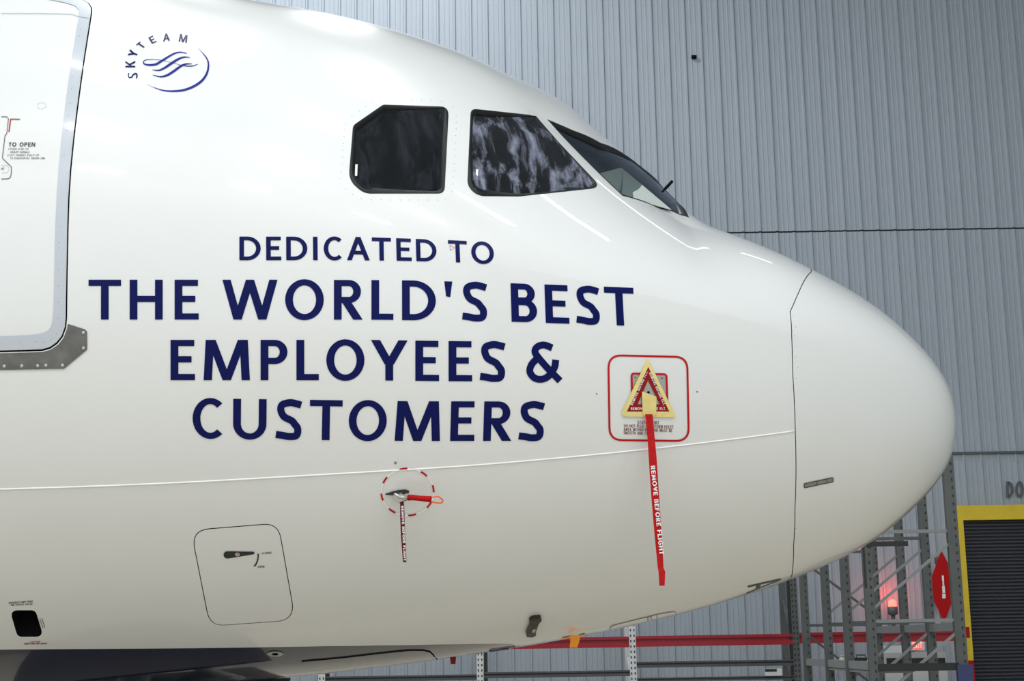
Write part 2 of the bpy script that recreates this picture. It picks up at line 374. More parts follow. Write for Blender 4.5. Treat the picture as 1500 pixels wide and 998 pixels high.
# ---- outlines of everything that is cut into the skin
win_px = {
    'rear': ([(517, 184), (561, 153.5), (657.5, 156.5), (651, 283.8), (533, 283.8), (510.5, 264)], [10, 10, 13, 10, 28, 30]),
    'slide': ([(689.5, 159.2), (781, 169), (881, 275), (760, 288), (700, 287.5), (684.3, 273)], [8, 20, 8, 40, 28, 26]),
}
WIN = {k: to_st(round_poly(*v)) for k, v in win_px.items()}
a, b, c, d_ = hit(801.5, 175), hit(903.5, 279), hit(912, 287), hit(984, 309.5)
d2_ = hit(1009, 318.6)
def th_at(s, y): return PI - math.asin((y / float(s_w(s)))**(float(s_n(s)) / 2))
inn0 = (2.02, th_at(2.02, .075)); inn1 = (2.40, th_at(2.40, .075)); tp_ = [hit(915, 226.5), hit(880, 209.8), hit(840, 191.5)]
def seg_st(p, q, n): return [(p[0] + (q[0] - p[0]) * i / n, p[1] + (q[1] - p[1]) * i / n) for i in range(n)]
mids = [hit(950, 298.5)]
WIN['screen'] = np.array(seg_st(a, b, 12) + seg_st(b, c, 2) + seg_st(c, mids[0], 5) + seg_st(mids[0], d_, 5) + seg_st(d_, d2_, 4) + seg_st(d2_, inn0, 8) + seg_st(inn0, inn1, 8) + seg_st(inn1, tp_[0], 4) + seg_st(tp_[0], tp_[1], 6) + seg_st(tp_[1], tp_[2], 6) + seg_st(tp_[2], a, 6))
door_px = [(135.3, 17.5), (130.5, 48), (125, 82.7), (119, 125), (114, 163), (109, 205), (104.7, 248), (102, 290), (100.7, 330), (100, 365), (99.3, 399), (98.7, 440), (98.4, 466), (97, 480), (92, 494), (84, 504), (74, 511), (62, 514.5), (40, 515.3), (20, 515.8), (2, 516.3)]
dst = [hit(*p) for p in door_px]
th_b = dst[-1][1]; dtop = dst[0]; s_aft = dtop[0] + 1.12
DOOR = np.array([(dtop[0] + .10, dtop[1] + .055), (dtop[0] + .04, dtop[1] + .04), (dtop[0] + .01, dtop[1] + .02)] + dst + [(dst[-1][0] + i * .1, th_b) for i in range(1, int((s_aft - .12 - dst[-1][0]) / .1))]
                + [(s_aft - .10, th_b + .005), (s_aft - .03, th_b + .03), (s_aft, th_b + .07)] + [(s_aft, th_b + .07 + (dtop[1] - th_b - .1) * i / 24) for i in range(1, 24)] + [(s_aft - .01, dtop[1] + .02), (s_aft - .05, dtop[1] + .045), (s_aft - .12, dtop[1] + .055)]
                + [(s_aft - .12 - i * .1, dtop[1] + .055) for i in range(1, 8)])
HATCH = to_st(round_poly([(279, 776.5), (408, 766), (433.2, 909), (307, 918)], 25, 8))
VALVE = to_st(round_poly([(14.4, 894.3), (52, 894.3), (64, 933.2), (25.6, 933.2)], 9, 6, 4))
holes = [WIN['rear'], WIN['slide'], WIN['screen'], DOOR, HATCH, VALVE]
mirror = lambda L: np.stack([L[:, 0], 2 * PI - L[:, 1]], 1)
all_holes = holes + [mirror(WIN[k]) for k in WIN]
# ---- blue belly: upper edge of the paint
bl = [hit(*p) for p in [(2, 951.8), (80, 951.3), (160, 950.9), (240, 950.3), (320, 949.4), (400, 948.2), (480, 946.8), (560, 945.6), (640, 944.4), (700, 943.4), (745, 943)]]
bl = [(15.9, bl[0][1]), (9.0, bl[0][1])] + bl
bl.append((bl[-1][0] - .12, bl[-1][1] * .45)); bl.append((bl[-1][0] - .06, 0.004))
bl = np.array(sorted(bl))
def is_belly(s, th):
    t = np.where(th > PI, 2 * PI - th, th)
    return (s > bl[0, 0]) & (t < np.interp(s, bl[:, 0], bl[:, 1]))

def inside(poly, pts):
    x, y = pts[:, 0], pts[:, 1]; r = np.zeros(len(pts), bool); n = len(poly)
    for i in range(n):
        x0, y0 = poly[i]; x1, y1 = poly[(i + 1) % n]
        c = ((y0 > y) != (y1 > y)); t = np.where(c, (x1 - x0) * (y - y0) / ((y1 - y0) if y1 != y0 else 1e-12) + x0, 0)
        r ^= c & (x < t)
    return r
KT = 2.4; GAP = .0032
thg = np.linspace(0, 2 * PI, 241)
tseam = np.unique(np.r_[thg, [t for t, _ in sh], [2 * PI - t for t, _ in sh]])
sg = np.r_[np.linspace(1.2, 7.8, 105), np.linspace(7.8, 16, 22)[1:]]
gs, gt = np.meshgrid(sg, thg, indexing='ij'); grid = np.stack([gs.ravel(), gt.ravel()], 1)
grid = grid[(grid[:, 0] > seam(grid[:, 1]) + .03)]
cons = [np.stack([seam(tseam) + GAP, tseam], 1)]
pts = []; edges = []
def add_chain(ch, closed):
    k = len(pts); n = len(ch)
    for p in ch: pts.append((float(p[0]), float(p[1]) * KT))
    for i in range(n - (0 if closed else 1)): edges.append((k + i, k + (i + 1) % n))
add_chain(cons[0], False)
for L in all_holes: add_chain(L, True)
blm = np.stack([np.linspace(bl[0, 0], 15.95, 150)] * 2, 1); blm[:, 1] = np.interp(blm[:, 0], bl[:, 0], bl[:, 1]); blm = blm[1:]
add_chain(blm, False); add_chain(mirror(blm), False)
cp = np.array(pts)
gk = grid * [1, KT]
keep = np.ones(len(gk), bool)
for i in range(0, len(cp), 200):
    d = ((gk[:, None, :] - cp[None, i:i + 200, :])**2).sum(-1).min(1); keep &= d > .017**2
# keep the outer borders complete
for p in gk[keep]: pts.append((float(p[0]), float(p[1])))
res = delaunay_2d_cdt([Vector(p) for p in pts], edges, [], 0, 1e-6)
V2 = np.array([tuple(v) for v in res[0]]); F2 = np.array([tuple(f) for f in res[2] if len(f) == 3])
ST = V2 / [1, KT]
cen = ST[F2].mean(1)
ok = cen[:, 0] > seam(cen[:, 1]) + GAP - 1e-4
for L in all_holes: ok &= ~inside(L, cen)
ar = np.cross(np.c_[V2[F2[:, 1]] - V2[F2[:, 0]]], V2[F2[:, 2]] - V2[F2[:, 0]])
ok &= np.abs(ar) > 1e-8
F2 = F2[ok]; cen = cen[ok]
SKP = SP(ST[:, 0], ST[:, 1]); SKN = SN(ST[:, 0], ST[:, 1])
def orient(F, P, N):
    n = np.cross(P[F[:, 1]] - P[F[:, 0]], P[F[:, 2]] - P[F[:, 0]]); s = (n * N[F[:, 0]]).sum(1) < 0
    F = F.copy(); F[s] = F[s][:, ::-1]; return F
F2 = orient(F2, SKP, SKN)
apart('fuselage_skin', SKP, F2, [M['white'], M['navy']], normals=SKN, fmat=is_belly(cen[:, 0], cen[:, 1]).astype(int))
# inner lining of the cockpit, same openings
ck = (cen[:, 0] > 2.0) & (cen[:, 0] < 5.6) & (cen[:, 1] > 1.1) & (cen[:, 1] < 2 * PI - 1.1)
FL = F2[ck]; used, invx = np.unique(FL, return_inverse=True)
apart('cockpit_lining', (SKP - SKN * .05)[used], invx.reshape(-1, 3)[:, ::-1], M['liner'], smooth=True)

def lip(L, depth, name, mat, parent=None, closed=True, off=0.0):
    L = np.asarray(L); n = len(L); a_ = SO(L[:, 0], L[:, 1], off); b_ = SO(L[:, 0], L[:, 1], off - depth)
    f = [(i, (i + 1) % n, n + (i + 1) % n, n + i) for i in range(n if closed else n - 1)]
    return apart(name, np.vstack([a_, b_]), f, mat, parent)
def fill(L, rings, off, flat=0.0):
    """rings of vertices from a loop to its centre; returns verts, faces, normals"""
    L = np.asarray(L); n = len(L); c = L.mean(0); vs = []; ns = []
    for k in range(rings):
        u = 1 - k / rings; q = c + (L - c) * u
        vs.append(SO(q[:, 0], q[:, 1], off)); ns.append(SN(q[:, 0], q[:, 1]))
    vs.append(SO(c[0:1], c[1:2], off)); ns.append(SN(c[0:1], c[1:2]))
    v = np.vstack(vs); nn = np.vstack(ns)
    f = [(k * n + i, k * n + (i + 1) % n, (k + 1) * n + (i + 1) % n, (k + 1) * n + i) for k in range(rings - 1) for i in range(n)]
    f += [((rings - 1) * n + i, (rings - 1) * n + (i + 1) % n, rings * n) for i in range(n)]
    f = [t if np.dot(np.cross(v[t[1]] - v[t[0]], v[t[2]] - v[t[0]]), nn[t[0]]) > 0 else t[::-1] for t in f]
    return v, f, nn

# ---- radome
ur = np.linspace(0, 1, 46)[1:]
RS, RT = [], []
for u in ur: RS.append((seam(tseam) - GAP) * u * u); RT.append(tseam)
RS = np.array(RS); RT = np.array(RT); rv = np.vstack([SP(RS, RT).reshape(-1, 3), [[0, 0, ZT]]]); rn = np.vstack([SN(RS, RT).reshape(-1, 3), [[1, 0, 0]]])
nt_ = len(tseam); tip = len(rv) - 1
rf = [(i * nt_ + j, (i + 1) * nt_ + j, (i + 1) * nt_ + j + 1, i * nt_ + j + 1) for i in range(len(ur) - 1) for j in range(nt_ - 1)] + [(tip, j, j + 1) for j in range(nt_ - 1)]
rf = [t if np.dot(np.cross(rv[t[1]] - rv[t[0]], rv[t[2]] - rv[t[0]]), rn[t[1]]) > 0 else t[::-1] for t in rf]
radome = apart('radome', rv, rf, M['white'], normals=rn); radome['label'] = 'white radome at the tip of the nose'
Ls = np.stack([seam(tseam) - GAP, tseam], 1); lip(Ls, .04, 'radome_edge', M['dark'], radome, closed=False)
Ls = np.stack([seam(tseam) + GAP, tseam], 1)
v0 = SO(Ls[:, 0] - 2 * GAP, Ls[:, 1], -.03); v1 = SO(Ls[:, 0] + .03, Ls[:, 1], -.03)
apart('joint_backing', np.vstack([v0, v1]), [(i, i + 1, nt_ + i + 1, nt_ + i) for i in range(nt_ - 1)], M['dark'])

# ---- windows, both sides
for k, L in WIN.items():
    for side in (0, 1):
        L_ = L if side == 0 else mirror(L); n = len(L_)
        wd = .026 if k != 'screen' else .04
        i1_ = scale_loop(L_, .010); i2_ = scale_loop(L_, wd)
        pane_loop = scale_loop(L_, wd * .8)
        v, f, nn = fill(pane_loop, 7, -.020)
        # the panes are flatter than the skin around them
        cc = v.mean(0); u_, s_, vt = np.linalg.svd(v - cc); pn = vt[2]; dist = (v - cc) @ pn
        flat = .75 if k != 'screen' else .5
        v2 = v - np.outer(dist, pn) * flat
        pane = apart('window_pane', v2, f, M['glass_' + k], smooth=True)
        rim = v2[:n]
        r0 = SO(L_[:, 0], L_[:, 1], .002); r1 = SO(i1_[:, 0], i1_[:, 1], .003); r2 = SO(i2_[:, 0], i2_[:, 1], -.012)
        inner = rim + (v2.mean(0) - rim) * (wd * .35 / np.linalg.norm(v2.mean(0) - rim, axis=1))[:, None] + SN(pane_loop[:, 0], pane_loop[:, 1]) * .004
        # rubber seal from the skin down to the pane
        q = np.vstack([r0, r1, inner, inner - SN(L_[:, 0], L_[:, 1]) * .06, r0 - SN(L_[:, 0], L_[:, 1]) * .06])
        apart('window_seal', q, [(r * n + i, r * n + (i + 1) % n, (r + 1) * n + (i + 1) % n, (r + 1) * n + i) for r in range(4) for i in range(n)], M['rubber'], pane, smooth=True)
        if side == 0: pane['label'] = {'rear': 'dark rear cockpit side window with cut corners', 'slide': 'sliding cockpit side window with bright reflections', 'screen': 'front windscreen seen at a sharp angle'}[k]

# ---- decals: anything drawn in the picture plane is laid on the skin itself
def put_quads(quads, name, mat, off=.0035, parent=None, proj=None):
    """quads: list of pixel polygons"""
    hs, fs = [], []
    for q in quads:
        h = [hit(*p) for p in q]
        if any(x is None for x in h): continue
        k = len(hs); hs += h; fs.append(tuple(range(k, k + len(q))))
    if not fs: return None
    hs = np.array(hs)
    return apart(name, SO(hs[:, 0], hs[:, 1], off), fs, mat, parent, normals=SN(hs[:, 0], hs[:, 1]))
def polyline_quads(pts, wd, closed=False, step=8.0, w_end=None):
    pts = [np.array(p, float) for p in pts]
    if closed: pts.append(pts[0])
    q = []
    for a_, b_ in zip(pts, pts[1:]):
        k = max(1, int(np.linalg.norm(b_ - a_) / step))
        for j in range(k): q.append(a_ + (b_ - a_) * j / k)
    q.append(pts[-1]); n = len(q); out = []; L, R = [], []
    for i, p in enumerate(q):
        if closed: t = q[(i + 1) % (n - 1)] - q[(i - 1) % (n - 1)]
        else: t = q[min(i + 1, n - 1)] - q[max(i - 1, 0)]
        t = t / max(np.linalg.norm(t), 1e-9); nn = np.array([-t[1], t[0]])
        w_ = wd(i / (n - 1)) if callable(wd) else wd
        L.append(p + nn * w_ / 2); R.append(p - nn * w_ / 2)
    for S_ in (L, R):                               # no crossing on the inner side of tight bends
        for i in range(n - 1):
            if np.dot(S_[i + 1] - S_[i], q[i + 1] - q[i]) < 0: S_[i + 1] = S_[i]
    for i in range(n - 1): out.append([L[i], L[i + 1], R[i + 1], R[i]])
    return out

# ---- stroke letters ------------------------------------------------
def rect(x0, y0, x1, y1):
    out = []; nx = max(1, int((x1 - x0) / .2)); ny = max(1, int((y1 - y0) / .2))
    for i in range(nx):
        for j in range(ny):
            a0, a1 = x0 + (x1 - x0) * i / nx, x0 + (x1 - x0) * (i + 1) / nx; b0, b1 = y0 + (y1 - y0) * j / ny, y0 + (y1 - y0) * (j + 1) / ny
            out.append([(a0, b0), (a1, b0), (a1, b1), (a0, b1)])
    return out
def diag(x0, y0, x1, y1, wx):
    n = max(1, int(abs(y1 - y0) / .2)); out = []
    for i in range(n):
        u, v = i / n, (i + 1) / n; xa, xb = x0 + (x1 - x0) * u, x0 + (x1 - x0) * v; ya, yb = y0 + (y1 - y0) * u, y0 + (y1 - y0) * v
        out.append([(xa - wx / 2, ya), (xa + wx / 2, ya), (xb + wx / 2, yb), (xb - wx / 2, yb)])
    return out
def ring(cx, cy, rx, ry, ts, th, a0, a1, n=None):
    n = n or max(6, int(abs(a1 - a0) / 11)); out = []; P = []
    for i in range(n + 1):
        t = math.radians(a0 + (a1 - a0) * i / n); P.append(((cx + rx * math.cos(t), cy + ry * math.sin(t)), (cx + (rx - ts) * math.cos(t), cy + (ry - th) * math.sin(t))))
    for i in range(n): out.append([P[i][0], P[i + 1][0], P[i + 1][1], P[i][1]])
    return out
def catmull(P, n=5):
    P = [np.array(p, float) for p in P]; P = [2 * P[0] - P[1]] + P + [2 * P[-1] - P[-2]]; out = []
    for i in range(1, len(P) - 2):
        for k in range(n):
            t = k / n; a_, b_, c_, d__ = P[i - 1:i + 3]
            out.append(.5 * ((2 * b_) + (-a_ + c_) * t + (2 * a_ - 5 * b_ + 4 * c_ - d__) * t**2 + (-a_ + 3 * b_ - 3 * c_ + d__) * t**3))
    out.append(P[-2]); return out
def glyph(ch, W, ts, th):
    h = .5
    stem = rect(0, 0, ts, 1)
    def bowl(y0, y1, w_):
        ry = (y1 - y0) / 2; rx = min(ry * 1.05, w_ - ts * .6); xc = w_ - rx
        return rect(ts * .5, y1 - th, xc, y1) + rect(ts * .5, y0, xc, y0 + th) + ring(xc, (y0 + y1) / 2, rx, ry, ts, th, -90, 90)
    sx = ts * 1.06
    if ch == 'I': return rect(W / 2 - ts / 2, 0, W / 2 + ts / 2, 1)
    if ch == 'L': return stem + rect(ts, 0, W, th)
    if ch == 'E': return stem + rect(ts, 0, W, th) + rect(ts, 1 - th, W * .97, 1) + rect(ts, .44, W * .86, .44 + th)
    if ch == 'F': return stem + rect(ts, 1 - th, W, 1) + rect(ts, .42, W * .86, .42 + th)
    if ch == 'T': return rect(0, 1 - th, W, 1) + rect(W / 2 - ts / 2, 0, W / 2 + ts / 2, 1 - th)
    if ch == 'H': return stem + rect(W - ts, 0, W, 1) + rect(ts, .44, W - ts, .44 + th)
    if ch == 'O': return ring(W / 2, .5, W / 2, .515, ts, th, 0, 360, 36)
    if ch == 'Q': return ring(W / 2, .5, W / 2, .515, ts, th, 0, 360, 36) + diag(W * .95, 0, W * .65, .25, ts)
    if ch == 'C': return ring(W * .57, .5, W * .57, .515, ts, th, 48, 312, 26)
    if ch == 'G': return ring(W * .55, .5, W * .55, .515, ts, th, 48, 320, 26) + rect(W * .55, .40, W, .40 + th) + rect(W - ts, .12, W, .40)
    if ch == 'D': 
        rx = min(W - ts * .8, .56); xc = W - rx
        return stem + rect(ts, 1 - th, xc + .001, 1) + rect(ts, 0, xc + .001, th) + ring(xc, .5, rx, .5, ts, th, -90, 90, 18)
    if ch == 'U': 
        return rect(0, .38, ts, 1) + rect(W - ts, .38, W, 1) + ring(W / 2, .38, W / 2, .395, ts, th, 180, 360, 16)
    if ch == 'J': return rect(W - ts, .3, W, 1) + ring(W / 2, .3, W / 2, .3, ts, th, 200, 360, 12)
    if ch == 'P': return stem + bowl(.40, 1, W)
    if ch == 'R': return stem + bowl(.42, 1, W * .93) + diag(W * .97 - sx * .5, 0, W * .42, .46, sx * 1.15)
    if ch == 'B': return stem + bowl(.5 - th * .1, 1, W * .93) + bowl(0, .5 + th * .6, W)
    if ch == 'A': return diag(sx / 2, 0, W / 2, 1, sx) + diag(W - sx / 2, 0, W / 2, 1, sx) + rect(W * .25, .25, W * .75, .25 + th)
    if ch == 'V': return diag(W / 2, 0, sx / 2, 1, sx) + diag(W / 2, 0, W - sx / 2, 1, sx)
    if ch == 'W':
        a_ = W * .275; return diag(a_, 0, sx / 2, 1, sx) + diag(a_, 0, W / 2, 1, sx) + diag(W - a_, 0, W / 2, 1, sx) + diag(W - a_, 0, W - sx / 2, 1, sx)
    if ch == 'M':
        a_ = W * .045; return diag(sx / 2, 0, sx / 2 + a_, 1, sx) + diag(W - sx / 2, 0, W - sx / 2 - a_, 1, sx) + diag(W / 2, 0, sx / 2 + a_ + sx * .2, 1, sx) + diag(W / 2, 0, W - sx / 2 - a_ - sx * .2, 1, sx)
    if ch == 'N': return stem + rect(W - ts, 0, W, 1) + diag(W - ts * .55, 0, ts * .55, 1, ts * 1.1)
    if ch == 'Y': return rect(W / 2 - ts / 2, 0, W / 2 + ts / 2, .42) + diag(W / 2, .40, sx / 2, 1, sx * 1.1) + diag(W / 2, .40, W - sx / 2, 1, sx * 1.1)
    if ch == 'K': return stem + diag(ts, .42, W - sx / 2, 1, sx * 1.1) + diag(W - sx / 2, 0, ts * 1.8, .58, sx * 1.1)
    if ch == 'X': return diag(sx / 2, 0, W - sx / 2, 1, sx) + diag(W - sx / 2, 0, sx / 2, 1, sx)
    if ch == 'Z': return rect(0, 0, W, th) + rect(0, 1 - th, W, 1) + diag(ts, th, W - ts, 1 - th, sx)
    if ch == "'": return [[(W * .2, .62), (W * .72, .60), (W, 1), (0, 1)]]
    if ch == '1': return rect(W / 2 - ts / 2, 0, W / 2 + ts / 2, 1)
    if ch == '2': return rect(0, 0, W, th) + diag(ts * .7, th, W - ts * .7, .66, sx) + ring(W / 2, .68, W / 2, .33, ts, th, -20, 170)
    if ch == '.': return rect(0, 0, ts, ts)
    if ch == '-': return rect(0, .42, W, .42 + th)
    def pen(P, wd): return [[tuple(v) for v in q] for q in polyline_quads([(p[0] * W, p[1]) for p in catmull(P)], wd, step=9)]
    if ch == 'S': 
        m = (ts + th) / 2 * 1.02; k = m / 2 / W; kk = m / 2
        return pen([(.97, .865), (.80, .985 - kk), (.55, 1.012 - kk), (.26, .96 - kk), (.06 + k, .76), (.12 + k, .635), (.36, .555), (.62, .47), (.87 - k, .385), (.985 - k, .27), (.85 - k * .4, .105), (.52, -.012 + kk), (.28, .015 + kk), (.02, .125)], m)
    if ch == '&':
        m = (ts + th) / 2
        return pen([(.70, .86), (.46, .93), (.27, .87), (.22, .74), (.36, .56), (.62, .30), (.92, .03)], m) + pen([(.29, .60), (.12, .43), (.075, .25), (.20, .10), (.40, .065), (.60, .15), (.76, .36), (.80, .56)], m)
    return []
ADV = dict(I=.24, L=.50, E=.54, F=.52, T=.56, H=.68, O=.80, C=.68, G=.74, D=.70, U=.68, J=.4, P=.58, R=.62, B=.60, A=.70, V=.68, W=.98, M=.84, N=.72, Y=.64, K=.64, X=.64, Z=.58, S=.56, Q=.8)
ADV.update({"'": .16, '1': .3, '2': .5, '.': .16, '-': .35, ' ': .34, '&': .76})
def text_quads(txt, p0, p1, up, ts=.15, th=.13, gap=.14):
    """text running from pixel p0 to p1 along its base line; up = pixel vector of the cap height"""
    tot = sum(ADV[c] for c in txt) + gap * (len(txt) - 1); p0, p1, up = np.array(p0, float), np.array(p1, float), np.array(up, float)
    x = 0; out = []
    for c in txt:
        for q in glyph(c, ADV[c], ts, th): out.append([p0 + (p1 - p0) * ((x + a_) / tot) + up * b_ for a_, b_ in q])
        x += ADV[c] + gap
    return out
def big_line(spec, base, cap, lean, ts=.195, th=.155):
    bx, by = zip(*base); cx_, cy_ = zip(*cap); lx, lv = zip(*lean); out = []
    for ch, x0, x1 in spec:
        xm = (x0 + x1) / 2; hgt = np.interp(xm, bx, by) - np.interp(xm, cx_, cy_); W = (x1 - x0) / hgt
        for q in glyph(ch, W, ts, th):
            r = []
            for a_, b_ in q:
                px = x0 + a_ * hgt; yb, yc = np.interp(px, bx, by), np.interp(px, cx_, cy_); y = yb + (yc - yb) * b_
                r.append((px - np.interp(xm, lx, lv) * (b_ - .5) * hgt, y))
            out.append(r)
    return out
def sp(cx0, k, items): return [(c, cx0 + a_ / k, cx0 + b_ / k) for c, a_, b_ in items]
L1 = sp(340, 3.75, [('D', 40, 157), ('E', 187, 270), ('D', 297, 413), ('I', 444, 470), ('C', 503, 607), ('A', 630, 755), ('T', 768, 873), ('E', 902, 985), ('D', 1010, 1122), ('T', 1187, 1290), ('O', 1313, 1437)])
L2 = sp(120, 3.571, [('T', 35, 205), ('H', 250, 423), ('E', 485, 611), ('W', 735, 1023), ('O', 1063, 1265), ('R', 1318, 1470)]) + sp(530, 3.571, [('L', 50, 165), ('D', 210, 387), ("'", 432, 474), ('S', 522, 655), ('B', 780, 915), ('E', 958, 1082), ('S', 1117, 1243), ('T', 1270, 1424)])
L3 = sp(230, 4.6875, [('E', 93, 261), ('M', 320, 638), ('P', 711, 896), ('L', 957, 1111), ('O', 1162, 1424)]) + sp(530, 4.6875, [('Y', 65, 311), ('E', 367, 530), ('E', 595, 757), ('S', 808, 985), ('&', 1135, 1380)])
L4 = sp(270, 5.357, [('C', 65, 310), ('U', 383, 645), ('S', 715, 922), ('T', 983, 1240)]) + [('O', 510.8, 566.5)] + sp(540, 5.357, [('M', 207, 563), ('E', 643, 832), ('R', 902, 1125), ('S', 1177, 1378)])
BIG = [
    (L1, [(350, 381.5), (510, 381.3), (600, 382.5), (672, 384.7), (724, 387.5)], [(350, 346.8), (520, 347.3), (590, 349.5), (670, 352.7), (724, 355.5)], [(350, 0), (570, .02), (720, .05)]),
    (L2, [(130, 468.3), (420, 468.3), (560, 468.6), (612, 469.4), (695, 470.5), (767, 472), (815, 473.9), (860, 475.3), (928, 477.8)], [(130, 410), (420, 410), (560, 410.6), (612, 411.2), (695, 413.5), (767, 415.7), (815, 417.6), (860, 419.3), (928, 422)], [(130, 0), (600, 0), (767, .03), (920, .055)]),
    (L3, [(248, 557), (540, 557.2), (605, 558), (650, 558.5), (735, 559), (824, 559.8)], [(248, 498), (540, 498), (605, 499), (650, 499.6), (735, 500.5), (824, 501.8)], [(248, 0), (824, 0)]),
    (L4, [(282, 641.7), (350, 643), (490, 645), (600, 646), (700, 646), (797, 645.7)], [(282, 583.7), (350, 584.3), (490, 586.3), (600, 587.8), (700, 588), (797, 588.3)], [(282, 0), (500, -.02), (800, -.035)]),
]
for spec, base, cap, lean in BIG:
    o = empty('lettering'); o.parent = air
    for g1 in spec: put_quads(big_line([g1], base, cap, lean), 'letter', M['blue_text'], parent=o)
    o['label'] = 'dark blue line of lettering reading ' + {'D': 'DEDICATED TO', 'T': "THE WORLD'S BEST", 'E': 'EMPLOYEES &', 'C': 'CUSTOMERS'}[spec[0][0]]
tri = [(658.5, 359.5), (666, 363.5), (659.5, 367)]
put_quads(polyline_quads(tri, .9, True), 'triangle_mark', M['red_paint'], .0032)

# ---- airline alliance emblem: seven letters on an arc, an open ring and three ribbons
ek = 9.075
def E_(u, v): return (170 + u / ek, 40 + v / ek)
def et(P): return [E_(*p) for p in P]
emb = empty('emblem'); emb.parent = air; emb['label'] = 'blue ring and ribbon emblem with letters on an arc'
ring_c = catmull(et([(1085, 278), (1160, 355), (1215, 435), (1228, 520), (1205, 620), (1140, 715), (1030, 790), (900, 838), (770, 852), (640, 845), (520, 810), (415, 765)]), 4)
put_quads(polyline_quads(ring_c, lambda u: max(.3, 3.4 * math.sin(PI * min(1, u * 1.02))**1.0), step=30), 'ring', M['blue_mark'], parent=emb)
rib1 = catmull(et([(940, 350), (860, 335), (780, 350), (680, 405), (600, 455), (530, 495), (450, 505), (385, 495), (362, 468), (390, 440), (470, 432), (590, 440), (700, 465), (800, 490), (900, 515), (1000, 520), (1085, 495)]), 4)
put_quads(polyline_quads(rib1, lambda u: .5 + 2.6 * math.exp(-((u - .28) / .22)**2) + .8 * math.exp(-((u - .93) / .06)**2), step=30), 'ribbon_stroke', M['blue_mark'], parent=emb)
rib2 = catmull(et([(985, 405), (900, 400), (820, 430), (740, 480), (650, 540), (570, 575), (480, 570)]), 4)
rib3 = catmull(et([(1010, 490), (930, 492), (860, 520), (770, 585), (680, 640), (590, 660), (485, 637)]), 4)
for r in (rib2, rib3): put_quads(polyline_quads(r, lambda u: .5 + 3.0 * abs(math.sin(PI * u))**.9, step=30), 'ribbon_stroke', M['blue_mark'], .0030, parent=emb)

for ch, (u, v), (ax, ay), (bx_, by_) in [('S', (222, 685), (-.03, -1), (-1, .03)), ('K', (190, 536), (0, -1), (-1, 0)), ('Y', (212, 392), (.35, -.95), (-.85, -.25)), ('T', (345, 292), (.75, -.58), (-.62, -.42)), ('E', (478, 222), (.9, -.38), (-.38, -.62)), ('A', (625, 192), (1, -.12), (-.04, -.75)), ('M', (830, 190), (1, .17), (.12, -.75))]:
    W = ADV[ch]; s_ = 132.0
    o0 = np.array([u, v], float)
    # base point is the start of the letter's base line, letters stand outwards from the ring
    off_ = np.array([bx_, by_]) * -s_ * .5 if ch in 'SKY' else np.zeros(2)
    put_quads([[E_(*(o0 + off_ + np.array([ax, ay]) * a_ * s_ + np.array([bx_, by_]) * b_ * s_)) for a_, b_ in q] for q in glyph(ch, W, .15, .14)], 'letter', M['blue_text'], parent=emb)

# ---- passenger door in its opening
lip(DOOR, .06, 'door_opening_edge', M['dark'])
dl = scale_loop(DOOR, .0085)
def patch(loop, name, mat, off=0.0, step=.10, parent=None):
    """skin-following patch inside a loop, triangulated on a grid"""
    loop = np.asarray(loop); lo, hi = loop.min(0), loop.max(0)
    a_, b_ = np.meshgrid(np.arange(lo[0], hi[0], step), np.arange(lo[1], hi[1], step / 2.4), indexing='ij'); gg = np.stack([a_.ravel(), b_.ravel()], 1)
    gg = gg[inside(loop, gg)]
    if len(gg): gg = gg[(((gg[:, None] - loop[None]) * [1, KT])**2).sum(-1).min(1) > .02**2]
    p = [Vector((float(x), float(y) * KT)) for x, y in np.vstack([loop, gg])]; n = len(loop)
    r = delaunay_2d_cdt(p, [(i, (i + 1) % n) for i in range(n)], [], 0, 1e-6)
    v = np.array([tuple(x) for x in r[0]]) / [1, KT]; f = np.array([tuple(x) for x in r[2] if len(x) == 3]); f = f[inside(loop, v[f].mean(1))]
    P = SO(v[:, 0], v[:, 1], off); N = SN(v[:, 0], v[:, 1])
    return apart(name, P, orient(f, P, N), mat, parent, normals=N)
door = patch(dl, 'passenger_door', M['white'], 0.0); door['label'] = 'white passenger door with a pale grey edge band'
bk = scale_loop(DOOR, -.03); patch(bk, 'door_backing', M['dark'], -.05, step=.3)
d1, d2 = scale_loop(DOOR, .010), scale_loop(DOOR, .076); n = len(d1)
# keep the inner corner of the band smooth
for _ in range(3): d2 = (np.roll(d2, 1, 0) + 2 * d2 + np.roll(d2, -1, 0)) / 4
P1, P2 = SO(d1[:, 0], d1[:, 1], .0035), SO(d2[:, 0], d2[:, 1], .0035)
bf = [(i, (i + 1) % n, n + (i + 1) % n, n + i) for i in range(n)]
apart('edge_band', np.vstack([P1, P2]), bf, M['door_grey'], door, normals=np.vstack([SN(d1[:, 0], d1[:, 1]), SN(d2[:, 0], d2[:, 1])]))
rv_ = []
for (x, y) in [(117.5, 44), (116, 54), (109.5, 92), (108.7, 98), (106, 113), (105, 130), (102.5, 152), (100, 170), (97.5, 192), (94, 228), (86.7, 333), (86.5, 356), (86.2, 364), (85.8, 395), (85.6, 419), (85.6, 443), (85.4, 466), (83, 489), (75, 498), (64, 501), (54, 501), (30, 501.5)]:
    rv_.append([(x + .55 * math.cos(t * PI / 3), y + .55 * math.sin(t * PI / 3)) for t in range(6)])
tag(put_quads(rv_, 'rivet_row', M['seam'], .0048, door), kind='stuff')
put_quads(polyline_quads([(2, 20.2), (60, 20.2), (105, 21.2), (117, 25), (130, 26.5)], 1.0), 'door_top_line', M['door_grey'], .0052, door)
